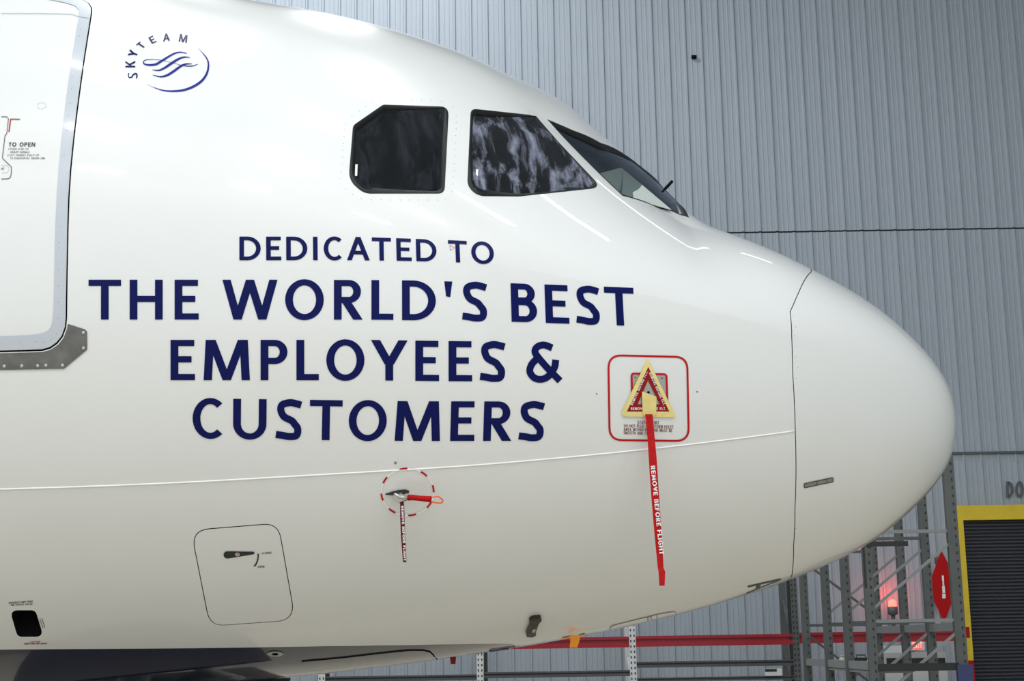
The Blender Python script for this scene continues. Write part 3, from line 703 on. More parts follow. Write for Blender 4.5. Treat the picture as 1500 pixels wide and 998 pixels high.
put_quads(polyline_quads([(2, 171.3), (10.5, 171.5), (12.5, 174), (11.5, 185), (10, 196), (7.5, 199), (5.5, 216), (3.6, 232), (17, 245), (16.5, 256), (15, 260.5), (12, 262.3), (2, 262.5)], 1.0), 'handle_panel_outline', M['seam'], .004, door)
put_quads(polyline_quads([(2, 242.5), (11, 243), (13, 246), (12.5, 251), (9, 253.2), (2, 253.5)], .6), 'button_outline', M['door_grey'], .004, door)
put_quads(text_quads('RE', (2, 249), (6.5, 248.6), (0, -2.8)), 'button_lettering', M['black_text'], .004, door)
put_quads(polyline_quads([(15.8, 174.8), (13.2, 193.4)], 1.7), 'red_mark', M['red_paint'], .004, door)
put_quads(polyline_quads([(15.3, 174.8), (29.3, 175.1)], 1.3), 'green_mark', M['green_paint'], .004, door)
tq = text_quads('TO OPEN', (12.6, 215), (51.5, 215), (.5, -6), .18, .16)
tq += text_quads('1-PUSH FLAP TO', (12.2, 219.8), (42, 219.9), (.2, -2.5)) + text_quads('GRASP HANDLE', (15, 224.2), (43.5, 224.2), (.2, -2.5))
tq += text_quads('2-LIFT HANDLE FULLY UP', (11, 228.8), (57, 228.8), (.2, -2.5)) + text_quads('TO HORIZONTAL GREEN LINE', (14.8, 233.3), (66, 233.3), (.2, -2.5))
put_quads(tq, 'door_lettering', M['black_text'], .004, door)
for (x, y) in ((61, 155),):
    put_quads(polyline_quads([(x + 6.5 * math.cos(t * PI / 8), y + 4.5 * math.sin(t * PI / 8)) for t in range(16)], .5, True), 'plug_outline', M['door_grey'], .004, door)

# ---- scuff plate under the door
def raised(px_poly, h, name, mat, parent=None, step=6.0, rad=2.0, base=.0):
    L = to_st(round_poly(px_poly, rad, 3, step)); n = len(L)
    top = patch(L, name, mat, h + base, step=.06, parent=parent)
    a_, b_ = SO(L[:, 0], L[:, 1], h + base), SO(L[:, 0], L[:, 1], base - .004)
    apart('edge', np.vstack([a_, b_]), [(i, (i + 1) % n, n + (i + 1) % n, n + i) for i in range(n)], mat, top)
    return top
sill = raised([(-50, 518.6), (2, 517.4), (63, 515.8), (75, 512.2), (85.5, 505), (93.5, 495), (98.4, 481.5), (99.5, 474.6), (124.5, 482.6), (127.8, 486), (127.8, 512), (94, 540.2), (2, 542), (-50, 543)], .007, 'scuff_plate', M['steel'], rad=1.2)
for (x, y) in [(122.4, 487.6), (122.6, 510.2), (6.7, 536.6), (32.3, 536.2), (55.5, 536), (67.6, 535.4), (92, 535.3)]:
    s0, t0 = hit(x, y); c_, n_ = SO(s0, t0, .008), SN(s0, t0); m_ = MB(); m_.tube([c_, c_ + n_ * .004, c_ + n_ * .006], [.011, .010, .005], 10); amb(m_, 'rivet', M['rivet'], sill, True)

# ---- access hatch
lip(HATCH, .04, 'hatch_opening_edge', M['dark'])
patch(scale_loop(HATCH, -.02), 'hatch_backing', M['dark'], -.035, step=.2)
hatch = patch(scale_loop(HATCH, .0055), 'access_hatch', M['white']); hatch['label'] = 'rounded access hatch with a black handle'
def hk(u, v): return (310 + u / 15, 795 + v / 15)
drop = []
for t in range(0, 13): a_ = math.radians(84 + (276 - 84) * t / 12); drop.append(hk(350 + 88 * math.cos(a_), 266 - 80 * math.sin(a_)))
for t in range(0, 9): a_ = math.radians(-84 + 170 * t / 8); drop.append(hk(915 + 28 * math.cos(a_), 225 - 29 * math.sin(a_)))
hl = to_st(drop); handle = patch(hl, 'handle', M['black_text'], .004, step=.2, parent=hatch)
put_quads([[hk(567 + 58 * math.cos(t * PI / 6), 250 + 45 * math.sin(t * PI / 6)) for t in range(12)]], 'handle_pin', M['tan'], .0065, hatch)
put_quads(polyline_quads(catmull([hk(1021, 245), hk(1022, 310), hk(1008, 390), hk(980, 460), hk(945, 510)], 3), 2.0, step=3) + [[hk(1000, 270), hk(1021, 228), hk(1046, 270)]] + [[hk(928, 485), hk(930, 525), hk(968, 508)]], 'turn_arrow', M['black_text'], .004, hatch)
put_quads(text_quads('CLOSED', hk(1100, 252), hk(1315, 238), (.1, -2.7), .2, .18) + text_quads('OPEN', hk(1015, 553), hk(1160, 543), (.1, -2.7), .2, .18), 'hatch_lettering', M['black_text'], .004, hatch)

# ---- ventilation outlet
lip(VALVE, .012, 'outlet_rim', M['dark'])
n = len(VALVE); i_ = scale_loop(VALVE, .03)
apart('outlet_duct', np.vstack([SO(VALVE[:, 0], VALVE[:, 1], -.010), SO(i_[:, 0], i_[:, 1], -.16)]), [(i, (i + 1) % n, n + (i + 1) % n, n + i) for i in range(n)] + [tuple(range(n, 2 * n))], M['dark'])
put_quads(text_quads('AVIONICS EQPT VENT', (12.8, 884.3), (48.3, 882.2), (-.3, -2.4), .2, .18) + text_quads('AIR OUTLET VALVE', (15.8, 887.3), (47.8, 885.9), (-.3, -2.4), .2, .18), 'outlet_lettering', M['black_text'])
put_quads(text_quads('CAUTION', (44, 941.3), (59, 940.8), (-.3, -1.9), .2, .18) + [q for a_, b_ in ((35.5, 43.5), (45, 51.5), (53, 58), (59.5, 69)) for q in polyline_quads([(a_, 943.3 - .012 * (a_ - 35)), (b_, 943.0 - .012 * (b_ - 35))], 1.5)], 'warning_lettering', M['rust_text'])
put_quads(polyline_quads([(58.3, 906.3), (61.5, 906), (65.8, 918.8), (63, 919.4)], .8, True), 'bracket_outline', M['seam'])

# ---- lap joint, seams and small fittings on the skin
bead = MB(); bq = np.array([hit(*p) for p in catmull([(-70, 719), (2, 717), (150, 712.2), (300, 705.5), (450, 697), (560, 690.5), (680, 683), (800, 673), (890, 664.5), (1000, 652.5), (1090, 641.5), (1163.5, 631.8)], 8)])
bead.tube(list(SO(bq[:, 0], bq[:, 1], .0005)), .0052, 8); amb(bead, 'lap_joint', M['white_line'], smooth=True)
put_quads(polyline_quads([(455, 16.6), (450, 23), (446.5, 31.5)], .6), 'panel_seam', M['door_grey'])
put_quads(polyline_quads([(442, 968.8), (500, 963.5), (560, 956.5), (598, 952.6), (620, 952.6), (630, 955), (635, 960), (640.5, 966)], 1.5), 'gear_door_seam', M['dark'])
put_quads(polyline_quads([(716, 953.6), (720, 951.4), (752, 947.2), (754.5, 948.3)], .9) + polyline_quads([(717, 954.5), (755, 949)], .9), 'drain_seam', M['dark'])
put_quads(polyline_quads([(894, 923), (894, 919), (898, 916), (930, 908), (965, 899.5), (985, 896), (989.5, 896.5), (990.3, 901)], .8), 'belly_panel_seam', M['seam'])
for x_, y_ in ((949, 907.5), (954, 906), (962.3, 904.8)):
    put_quads(polyline_quads([(x_, y_ - 3), (x_, y_ + 2)], 1.6), 'stencil_mark', M['latch'])
put_quads([[(403 + 12 * math.cos(t * PI / 8), 957.8 + 3.9 * math.sin(t * PI / 8)) for t in range(16)]], 'drain_flange', M['plate'], .004)
put_quads([[(403 + 5 * math.cos(t * PI / 6), 957.8 + 1.7 * math.sin(t * PI / 6)) for t in range(12)]], 'drain_hole', M['dark'], .0055)
put_quads([[(579.2 + 2.2 * math.cos(t * PI / 5), 678.2 + 2.1 * math.sin(t * PI / 5)) for t in range(10)]], 'plug', M['latch'], .003)
put_quads([[(x_ + 1.0 * math.cos(t * PI / 4), y_ + 1.0 * math.sin(t * PI / 4)) for t in range(8)] for x_, y_ in ((874, 577), (1021, 574))], 'screw_pair', M['black_text'], .003)
def lk(u, v): return (1160 + u / 18.75, 690 + v / 18.75)
latch = put_quads([[lk(335, 345), lk(500, 310), lk(510, 420), lk(335, 460)], [lk(500, 310), lk(945, 215), lk(955, 320), lk(510, 420)], [lk(945, 215), lk(1115, 180), lk(1125, 290), lk(955, 320)]], 'radome_latch', M['latch'], .003)
put_quads(polyline_quads([lk(340, 345), lk(1110, 180), lk(1130, 200), lk(1125, 285), lk(1110, 298), lk(350, 460), lk(330, 445), lk(328, 360)], 1.1, True) + polyline_quads([lk(945, 215), lk(955, 330)], .8) + polyline_quads([lk(680, 275), lk(680, 375)], .8), 'latch_outline', M['black_text'], .0045)
def gk_(u, v): return (1080 + u / 15, 840 + v / 15)
def sub(q, n=4):
    q = [np.array(p, float) for p in q]; return [[q[0] + (q[1] - q[0]) * i / n, q[0] + (q[1] - q[0]) * (i + 1) / n, q[3] + (q[2] - q[3]) * (i + 1) / n, q[3] + (q[2] - q[3]) * i / n] for i in range(n)]
AA = [[(228, 275), (960, 112), (955, 140), (225, 312)], [(420, 235), (515, 215), (505, 300), (395, 352)], [(200, 432), (520, 298), (510, 318), (212, 447)], [(520, 298), (955, 128), (905, 168), (510, 318)], [(170, 490), (298, 440), (285, 455), (180, 492)], [(490, 390), (620, 338), (610, 350), (500, 395)], [(785, 278), (920, 226), (912, 238), (795, 284)]]
put_quads([[gk_(*p) for p in r] for q in AA for r in sub(q)], 'belly_lettering', M['black_text'])
# rivets round the rear side window
rows_ = [(546, 150.5), (556, 145.5), (572.5, 145.3), (587.5, 145.5), (602.5, 146), (617.5, 146.5), (632, 147.3), (647, 149.2), (663, 156.5), (668, 170), (668, 180), (668, 189), (667.5, 199), (667, 209), (666.5, 219.5), (666, 229.5), (665.5, 240), (665, 250), (664, 259.5), (663.5, 270), (662, 281), (653, 292), (640.5, 293.5), (626.5, 293.5), (613, 293.3), (599.5, 293.2), (586, 293.3), (572, 293.3), (558, 293), (544, 293), (529.5, 291), (516.5, 285), (506.5, 277), (499, 262), (499.5, 251.5), (501, 241), (501.5, 230.5), (502, 220.5), (503, 210.5), (504, 200.5), (505, 190.5), (506, 180.5), (515.5, 170), (526, 163), (535.5, 156.5)]
tag(put_quads([[(x + .5 * math.cos(t * PI / 3), y + .5 * math.sin(t * PI / 3)) for t in range(6)] for x, y in rows_], 'rivet_ring', M['seam'], .002), kind='stuff')
rr = [(1161.5, 464), (1165.5, 479), (1163, 492), (1167, 508), (1165, 522.5), (1168.5, 538.5), (1166, 554), (1165.5, 774), (1168, 788), (1168.5, 814)]
tag(put_quads([[(x + .5 * math.cos(t * PI / 3), y + .5 * math.sin(t * PI / 3)) for t in range(6)] for x, y in rr], 'rivet_line', M['seam'], .002), kind='stuff')
for x_, y0_, y1_ in ((522.0, 241.5, 258.5), (698.5, 249, 264.5)):
    put_quads([[(x_ - 1.8, y0_), (x_ + 1.6, y0_), (x_ + 1.0, y1_), (x_ - 2.4, y1_)]], 'window_label', M['white_print'], .006)

# ---- static port placard
put_quads(polyline_quads(round_poly([(890.8, 520.5), (1006.3, 523.2), (1008.8, 646.2), (892.8, 644.6)], 19, 8), 2.9, True), 'placard_ring', M['red_paint'])
plate = patch(to_st(round_poly([(925.5, 548), (975.5, 549), (977.5, 600), (926.5, 600)], 3, 4)), 'static_plate', M['plate'], .003, step=.1)
put_quads(polyline_quads(round_poly([(924.8, 547.3), (975.8, 548.6), (977.6, 600.5), (926, 600.5)], 4, 4), 3.0, True), 'plate_border', M['red_paint'], .0045, plate)
put_quads([[(x + 1.1 * math.cos(t * PI / 4), y + 1.0 * math.sin(t * PI / 4)) for t in range(8)] for x, y in ((930, 552.8), (969.4, 554.2))], 'plate_screws', M['dark'], .0045, plate)
put_quads(text_quads('STATIC PORT', (933.4, 621.3), (965.3, 621.8), (0, -4.6), .15, .14) + text_quads('DO NOT PLUG OR DEFORM HOLES', (913.8, 626), (986, 627.6), (0, -4.4), .15, .14) + text_quads('AREA WITHIN RED LINE MUST BE', (913.5, 631.2), (984.5, 633), (0, -4.4), .15, .14) + text_quads('SMOOTH AND CLEAN', (913.2, 636.2), (957.5, 637.2), (0, -4.3), .15, .14), 'placard_lettering', M['maroon_text'])

# ---- pitot probe with its dashed red ring
pc, prx, pry = (596.8, 720.6), 38.4, 34.4
dash = []
for ang in (-99, -50.5, -8, 33.5, 79.5, 126, 167.5, 210.5):
    a0, a1 = math.radians(ang - 8.8), math.radians(ang + 8.8)
    dash += polyline_quads([(pc[0] + prx * math.cos(a0 + (a1 - a0) * i / 4), pc[1] + pry * math.sin(a0 + (a1 - a0) * i / 4)) for i in range(5)], 2.7, step=20)
put_quads(dash, 'dashed_ring', M['red_paint'], .0042)
put_quads(polyline_quads([(pc[0] + prx * math.cos(t * PI / 24), pc[1] + pry * math.sin(t * PI / 24)) for t in range(48)], 2.2, True, step=20), 'ring_base', M['white_line'], .0032)
def pk(u, v): return (545 + u / 9.98, 670 + v / 9.98)
s0, t0 = hit(*pk(395, 500)); pb = SP(s0, t0); pn = SN(s0, t0); fwd = np.array([1.0, 0, 0]); fwd = fwd - pn * (fwd @ pn); fwd /= np.linalg.norm(fwd); upv = np.cross(pn, fwd); upv = upv if upv[2] > 0 else -upv
pxm = 1.0 / (np.linalg.norm(pb - CAMP) ) * FPX                     # pixels per metre at the probe
def lp(x, y, h, x0=pk(395, 500)[0], y0=pk(395, 500)[1]): return pb + fwd * ((x - x0) / pxm) + upv * (-(y - y0) / pxm) + pn * h
bm_ = MB(); base_l = [pk(190, 516), pk(300, 487), pk(400, 473), pk(490, 478), pk(540, 505), pk(536, 526), pk(470, 540), pk(360, 540), pk(290, 540)]
bm_.prism([lp(x, y, .0) for x, y in base_l], pn * .012); probe = amb(bm_, 'pitot_probe', M['probe_dark'])
TUBE_H = .11
mm = MB(); prof = [((pk(310, 505)), .006), (pk(450, 490), .006), (pk(470, 545), .012)]
mm.add([lp(*pk(300, 515), .01), lp(*pk(430, 500), .01), lp(*pk(425, 520), TUBE_H), lp(*pk(345, 545), TUBE_H), lp(*pk(300, 522), .0), lp(*pk(430, 512), .0), lp(*pk(425, 545), TUBE_H), lp(*pk(345, 560), TUBE_H)], [(0, 1, 2, 3), (7, 6, 5, 4), (0, 4, 5, 1), (1, 5, 6, 2), (2, 6, 7, 3), (3, 7, 4, 0)])
amb(mm, 'mast', M['probe'], probe)
def th3(u, v, h=TUBE_H):                                          # point a fixed height above the skin that is seen at that pixel
    x, y = pk(u, v); d = ray_p(x, y); p0 = pb + pn * h; t = ((p0 - CAMP) @ pn) / (d @ pn); return CAMP + d * t
mt = MB(); mt.tube([th3(330, 530), th3(390, 580), th3(440, 587), th3(560, 592)], [.006, .011, .012, .012], 12); amb(mt, 'tube', M['probe'], probe, True)

# drain mast under the nose
dk = [(375, 325), (400, 308), (455, 303), (463, 318), (440, 345), (420, 400), (420, 430), (390, 443), (350, 438), (350, 425), (375, 370)]
dm = raised([(700 + u / 5, 840 + v / 5) for u, v in dk], .03, 'drain_mast', M['brown_metal'], step=3, rad=.8)
put_quads([[(779.0, 916.5), (783.5, 916), (782.5, 920.5), (778, 921)]], 'mast_plate', M['rivet'], .032, dm)

# ---- windscreen wiper of the far side, standing clear of the glass
wa = SO(*hit(966.5, 286), .03); dr = ray_p(985, 265.3); wbp = CAMP + dr * (np.linalg.norm(wa - CAMP) / np.linalg.norm(dr)) * 1.004
amb(MB().tube([wa, wa + (wbp - wa) * .4, wbp], [.006, .012, .011], 8), 'wiper_arm', M['dark'])

# ---- cockpit inside
fs_ = np.linspace(2.3, 5.4, 8); hwf = s_w(fs_) * .90
ib = MB(); ib.prism([(-s, -h, -.35) for s, h in zip(fs_, hwf)] + [(-s, h, -.35) for s, h in zip(fs_[::-1], hwf[::-1])], (0, 0, .05)); amb(ib, 'cockpit_floor', M['liner'])
bth = np.linspace(.9, 2 * PI - .9, 40); bp_ = SO(np.full(40, 5.5), bth, -.07)
ib = MB(); ib.prism([tuple(p) for p in bp_], (.06, 0, 0)); amb(ib, 'cockpit_bulkhead', M['liner'])
gs_ = MB(); gs_.prism([(-2.55, -1.15, .30), (-3.05, -1.25, .42), (-3.05, 1.25, .42), (-2.55, 1.15, .30), (-2.32, .5, .40), (-2.3, 0, .42), (-2.32, -.5, .40)], (0, 0, -.06)); amb(gs_, 'glareshield', M['shield'])
def behind(x, y, d):
    s_, t_ = hit(x, y); p = SP(s_, t_); r = ray_p(x, y); return p + r / np.linalg.norm(r) * d
for pl_ in ([(879, 254, .30), (910, 245.5, .30), (930, 262, .26), (984, 307.5, .10), (948, 297.5, .12), (911, 285.5, .12)], [(816, 273.5, .22), (842, 265.5, .22), (852, 275.5, .16)]):
    b3 = [behind(*p) for p in (pl_[0], pl_[1], pl_[-1])]; nn_ = np.cross(b3[1] - b3[0], b3[2] - b3[0])
    gc = MB(); gc.prism([CAMP + ray_p(x, y) * (((b3[0] - CAMP) @ nn_) / (ray_p(x, y) @ nn_)) for x, y, _ in pl_], (0, .012, .0)); amb(gc, 'glareshield_cover', M['shield'])
ip = MB(); ip.box((-3.0, -1.2, -.3), (-2.85, 1.2, .36)); amb(ip, 'instrument_panel', M['liner'])
for sy in (-1, 1):
    st_ = empty('pilot_seat'); st_.parent = air; st_.location = tuple(np.array((-4.0, .75 * sy, -.3)) - O3)
    sb = MB(); sb.box((-.28, -.27, .25), (.28, .27, .42)); sb.build('cushion', M['seat'], st_)
    sb = MB(); sb.prism([(-.28, -.26, .38), (-.28, .26, .38), (-.42, .22, 1.02), (-.42, -.22, 1.02)], (-.12, 0, 0)); sb.build('backrest', M['seat'], st_)
    sb = MB(); sb.prism([(-.42, -.14, 1.04), (-.42, .14, 1.04), (-.45, .12, 1.26), (-.45, -.12, 1.26)], (-.09, 0, 0)); sb.build('headrest', M['seat'], st_)
    sb = MB(); sb.box((-.1, -.1, 0), (.1, .1, .25)); sb.build('pedestal', M['liner'], st_)

# ---- nose gear
gz = O3
ng = MB(); ng.tube([(-6.3, 0, -2.75), (-6.28, 0, -3.6), O3 + np.array([0, 0, .62])], [.13, .11, .08], 14); gear = amb(ng, 'nose_gear_leg', M['alu'], smooth=True)
amb(MB().tube([(-5.5, 0, -2.78), (-6.28, 0, -3.75)], .055, 10), 'drag_brace', M['alu'], gear, True)
amb(MB().tube([O3 + np.array([0, -.45, .55]), O3 + np.array([0, .45, .55])], .06, 10), 'axle', M['alu'], gear, True)
for sy in (-1, 1):
    c = O3 + np.array([0, .34 * sy, .535]); wm = MB(); wm.tube([c + np.array([0, t, 0]) for t in (-.15, -.13, -.06, .06, .13, .15)], [.36, .47, .525, .525, .47, .36], 28)
    amb(wm, 'nose_wheel', M['tyre'], gear, True)
    amb(MB().prism([(-5.2, .62 * sy, -2.73), (-7.0, .62 * sy, -2.73), (-6.9, .74 * sy, -3.6), (-5.5, .74 * sy, -3.55)], (0, .03 * sy, 0)), 'gear_door', M['navy'])

# ================================================================== COVERS AND STREAMERS
def cover_pt(x, y, h):
    p = hit(x, y); return toW(SO(p[0], p[1], h))
def wquads(quads, h, name, mat, parent, base):
    hs, fs = [], []
    for q in quads:
        hh = [hit(*p) for p in q]
        if any(k is None for k in hh): continue
        k = len(hs); hs += hh; fs.append(tuple(range(k, k + len(q))))
    hs = np.array(hs); P = SO(hs[:, 0], hs[:, 1], h); N = SN(hs[:, 0], hs[:, 1])
    fs = [f if np.dot(np.cross(P[f[1]] - P[f[0]], P[f[2]] - P[f[0]]), N[f[0]]) >= 0 else f[::-1] for f in fs]
    return mesh_obj(name, [toW(p) - base for p in P], fs, mat, parent, normals=[RPW @ v for v in N])
def frame_quads(outer, inner):
    n = len(outer); r = []
    for i in range(n):
        a_, b_, c_, d__ = outer[i], outer[(i + 1) % n], inner[(i + 1) % n], inner[i]; r += sub([a_, b_, c_, d__], 10)
    return r
def ck_(u, v): return (880 + u / 6.65, 510 + v / 6.65)
cb = cover_pt(949, 606, .01)
cov = tag(empty('static_port_cover', tuple(cb)), 'red triangular static port cover with yellow tape border and long red ribbon', 'cover')
outer = [(948, 525.0), (989.0, 610.2), (909.2, 604.5)]; red_o = [(948.7, 537.5), (979.5, 602.8), (917.2, 602.8)]; red_i = [(948.7, 557), (966.2, 592.4), (933.2, 592.4)]
wquads(frame_quads(red_o, red_i), .008, 'cover_sheet', M['cover_red'], cov, cb)
wquads(frame_quads(outer, red_o), .011, 'tape_border', M['tape'], cov, cb)
wquads(sub([(909.2, 604.5), (989.0, 610.2), (987.5, 611.0), (914, 609.8)], 8), .011, 'tape_edge', M['tape'], cov, cb)
wquads(sub([ck_(392, 420), ck_(533, 470), ck_(530, 640), ck_(398, 640)], 5) + sub([ck_(398, 640), ck_(530, 640), ck_(490, 668), ck_(440, 676)], 3), .016, 'tape_patch', M['tape'], cov, cb)
tq = text_quads('REMOVE BEFORE FLT.', ck_(305, 558), ck_(455, 232), (-3.6, -1.7), .19, .17) + text_quads('REMOVE BEFORE FLT.', ck_(463, 243), ck_(606, 560), (3.5, -1.6), .19, .17) + text_quads('REMOVE BEFORE FLT.', ck_(288, 602), ck_(628, 602), (0, -4.0), .19, .17)
wquads(tq, .0095, 'cover_lettering', M['white_print'], cov, cb)
put_quads([[(949.6 + 2.0 * math.cos(t * PI / 6), 574.8 + 1.9 * math.sin(t * PI / 6)) for t in range(12)]], 'static_port_hole', M['dark'], .0045, plate)
def ribbon(path, name, mat, parent, base, Y, thick=.0015, wave=0.0):
    """path: (x_left, x_right, y) pixel rows hanging in one upright plane at depth Y"""
    vs = []; fs = []; n = len(path)
    for i, (xl, xr, y) in enumerate(path):
        dy = wave * math.sin(i * 1.1); a_, b_ = wpt(xl, y, Y + dy), wpt(xr, y, Y + dy)
        vs += [a_ - base, b_ - base, b_ - base + np.array([0, thick, 0]), a_ - base + np.array([0, thick, 0])]
    for i in range(n - 1):
        for j in range(4): fs.append((i * 4 + j, i * 4 + (j + 1) % 4, (i + 1) * 4 + (j + 1) % 4, (i + 1) * 4 + j))
    fs += [(0, 3, 2, 1), ((n - 1) * 4, (n - 1) * 4 + 1, (n - 1) * 4 + 2, (n - 1) * 4 + 3)]
    return mesh_obj(name, vs, fs, mat, parent, smooth=False)
def wq_plane(quads, Y, name, mat, parent, base):
    vs = []; fs = []
    for q in quads: k = len(vs); vs += [wpt(p[0], p[1], Y) - base for p in q]; fs.append(tuple(range(k, k + len(q))))
    return mesh_obj(name, vs, fs, mat, parent)
RY = min(cover_pt(949, 600, .02)[1], cover_pt(958, 690, .02)[1]) - .012
rp = [(945.0, 955.8, 607), (946.6, 957.2, 620), (948.6, 959.4, 645), (950.2, 961.8, 670), (952.0, 963.8, 700), (954.6, 966.0, 735), (957.6, 968.4, 770), (960.8, 970.8, 805), (963.4, 972.0, 832), (964.6, 974.6, 838), (965.8, 973.6, 858.5)]
rib = ribbon(rp, 'ribbon', M['ribbon_red'], cov, cb, RY, wave=.004)
wq_plane(text_quads('REMOVE BEFORE FLIGHT', (953.2, 683), (966.2, 813), (6.2, -.7), .2, .18, .12), RY - .007, 'ribbon_lettering', M['white_print'], rib, cb)

# pitot cover
pv = toW(th3(700, 600)); pcv = tag(empty('pitot_cover', tuple(pv)), 'red pitot tube sleeve with orange cord loop and dark red ribbon', 'cover')
sm = MB(); sm.tube([toW(th3(525, 592)) - pv, toW(th3(600, 590)) - pv, toW(th3(700, 602)) - pv, toW(th3(800, 610)) - pv, toW(th3(862, 614)) - pv], [.019, .018, .017, .019, .020], 14)
sm.build('sleeve', M['ribbon_red'], pcv, True)
loop = [(855, 582), (900, 583), (965, 575), (1000, 598), (1035, 632), (1020, 665), (960, 668), (900, 660), (855, 648)]
MB().tube([toW(th3(*p)) - pv for p in catmull(loop, 3)], .0042, 8).build('cord_loop', M['orange_cord'], pcv, True)
PY = toW(th3(440, 640))[1]
rp2 = [(586.0, 591.6, 736), (586.0, 592.2, 744), (586.2, 592.8, 760), (587.2, 593.6, 785), (588.8, 594.8, 805), (590.2, 595.6, 824)]
r2 = ribbon(rp2, 'ribbon', M['ribbon_dark'], pcv, pv, PY)
wq_plane(text_quads('REMOVE BEFORE FLIGHT', (587.6, 741.5), (591.5, 822), (3.5, -.2), .2, .18, .12), PY - .003, 'ribbon_lettering', M['white_print'], r2, pv)
MB().tube([wpt(589, 737, PY) - pv, wpt(591.5, 734, PY) - pv, wpt(597, 732.3, PY) - pv], .003, 6).build('tie', M['black_text'], pcv, True)

# orange and red tape ends under the keel
kp = toW(SO(*hit(846, 927), .004)); oy = kp[1]
of = tag(empty('orange_tape', tuple(kp)), 'bright orange tape tab hanging under the belly of the aircraft', 'tape')
ribbon([(833.5, 855, 931), (835, 850, 934), (835.5, 848.5, 940), (834.3, 845.5, 949)], 'hanging_end', M['orange'], of, kp, oy)
wquads(sub([(823, 934), (838, 931), (838, 933.5), (823, 936.5)], 3) + sub([(848, 930), (857, 928), (857, 930.3), (848, 932.5)], 3), .004, 'stuck_end', M['orange'], of, kp)
kq = toW(SP(4.05, -.10)); kq_y = kq[1]
ro = tag(empty('red_streamer', tuple(kq)), 'short end of dark red streamer hanging below the blue belly', 'streamer')
ribbon([(658.2, 669, 950), (658.6, 668.6, 958), (659.2, 668.2, 964), (660.2, 667.2, 973.2)], 'hanging_end', M['cover_red'], ro, kq, kq_y)

# ================================================================== BACKGROUND FURNITURE
M['rack_grey'] = new_mat('rack_grey', (0.085, 0.095, 0.095), 0.5, noise=(3, 0.12, (1, 1, 1)))
M['rack_light'] = new_mat('rack_light_grey', (0.22, 0.235, 0.24), 0.5)
M['rack_white'] = new_mat('rack_pale', (0.62, 0.64, 0.66), 0.5)
M['rack_black'] = new_mat('rack_black', (0.012, 0.012, 0.013), 0.5)
M['beam_red'] = new_mat('beam_red', (0.30, 0.002, 0.014), 0.45)
M['beam_grey'] = new_mat('beam_grey', (0.06, 0.066, 0.074), 0.5)
M['guard_blue'] = new_mat('guard_blue', (0.03, 0.04, 0.14), 0.5)
M['yellow'] = new_mat('frame_yellow', (0.66, 0.48, 0.02), 0.5, noise=(4, 0.08, (1, 1, 1)))
M['shutter'] = new_mat('shutter_dark', (0.034, 0.037, 0.048), 0.55)
M['sign_red'] = new_mat('sign_red', (0.42, 0.001, 0.003), 0.5, spec=0.2)
M['cab'] = new_mat('cabinet_white', (0.5, 0.51, 0.52), 0.5)
M['beacon'] = new_mat('beacon_glow', (0.8, 0.03, 0.03), 0.4, emit=(1.0, 0.10, 0.07), estr=4.0)
M['exit_glow'] = new_mat('exit_glow', (0.8, 0.05, 0.05), 0.4, emit=(1.0, 0.06, 0.05), estr=1.1)
M['exit_letter'] = new_mat('exit_letter', (0.9, 0.3, 0.25), 0.4, emit=(1.0, 0.30, 0.24), estr=1.6)
M['stencil'] = new_mat('stencil_grey', (0.09, 0.09, 0.105), 0.6)

def post_holes(x, y, z0, z1, parent, mat, pitch=.10, cols=(0,), dx=.018):
    m = MB(); z = z0 + .05
    while z < z1 - .03:
        for c in cols: m.box((x + c - dx / 2, y - .004, z), (x + c + dx / 2, y, z + .035))
        z += pitch
    o = m.build('hole_row', mat, parent); o['kind'] = 'stuff'
# ---- rack standing across the bay, four upright frames one behind the other
RD = [18.6, 19.9, 21.2, 22.8]
px_l, px_r = 1271.5, 1400.0
xl = wpt(px_l, 850, RD[0])[0]; xr = wpt(px_r, 850, RD[0])[0]
rack = tag(empty('pallet_rack', ((xl + xr) / 2, RD[0], 0)), 'grey perforated rack frames with slanting braces beside the roller door', 'rack')
rb = np.array([(xl + xr) / 2, RD[0], 0])
ztop = wpt(1398, 667, RD[0])[2]
for k, Y in enumerate(RD):
    for side, X in ((0, xl), (1, xr)):
        hw = .055 if not (side == 1 and k == 0) else .066
        p = MB().box((X - hw - rb[0], Y - rb[1] - .04, 0), (X + hw - rb[0], Y - rb[1] + .04, ztop)).build('post', M['rack_grey'], rack)
        post_holes(X - rb[0] + (.03 if side else .02), Y - rb[1] - .04, .2, ztop, p, M['rack_black'])
        MB().box((X - .1 - rb[0], Y - rb[1] - .09, 0), (X + .1 - rb[0], Y - rb[1] + .09, .015)).build('foot_plate', M['rack_grey'], p)
    zl = [.5, 1.57, 2.66, 3.74, 4.75]
    for z in zl[:5]:
        if z < ztop: MB().box((xl - rb[0], Y - rb[1] - .02, z - .02), (xr - rb[0], Y - rb[1] + .02, z + .02)).build('strut', M['rack_light'] if k == 0 else M['rack_grey'], rack)
    for a_, b_ in zip(zl, zl[1:]):
        p0, p1 = ((xl, a_ + .12), (xr, b_ - .12)) if k < 3 else ((xr, a_ + .12), (xl, b_ - .12))
        if p1[1] < ztop: MB().bar((p0[0] - rb[0], Y - rb[1], p0[1]), (p1[0] - rb[0], Y - rb[1], p1[1]), .03, .045, up=(0, 1, 0)).build('brace', M['rack_light'] if k < 3 else M['rack_grey'], rack)
for X, z in ((xl, 2.13), (xr, 2.58)):
    for Y0, Y1 in zip(RD, RD[1:]):
        MB().box((X - .03 - rb[0], Y0 - rb[1] + .04, z - .05), (X + .03 - rb[0], Y1 - rb[1] - .04, z + .05)).build('side_beam', M['rack_light'], rack)
zb = wpt(1340, 977, RD[0])[2]
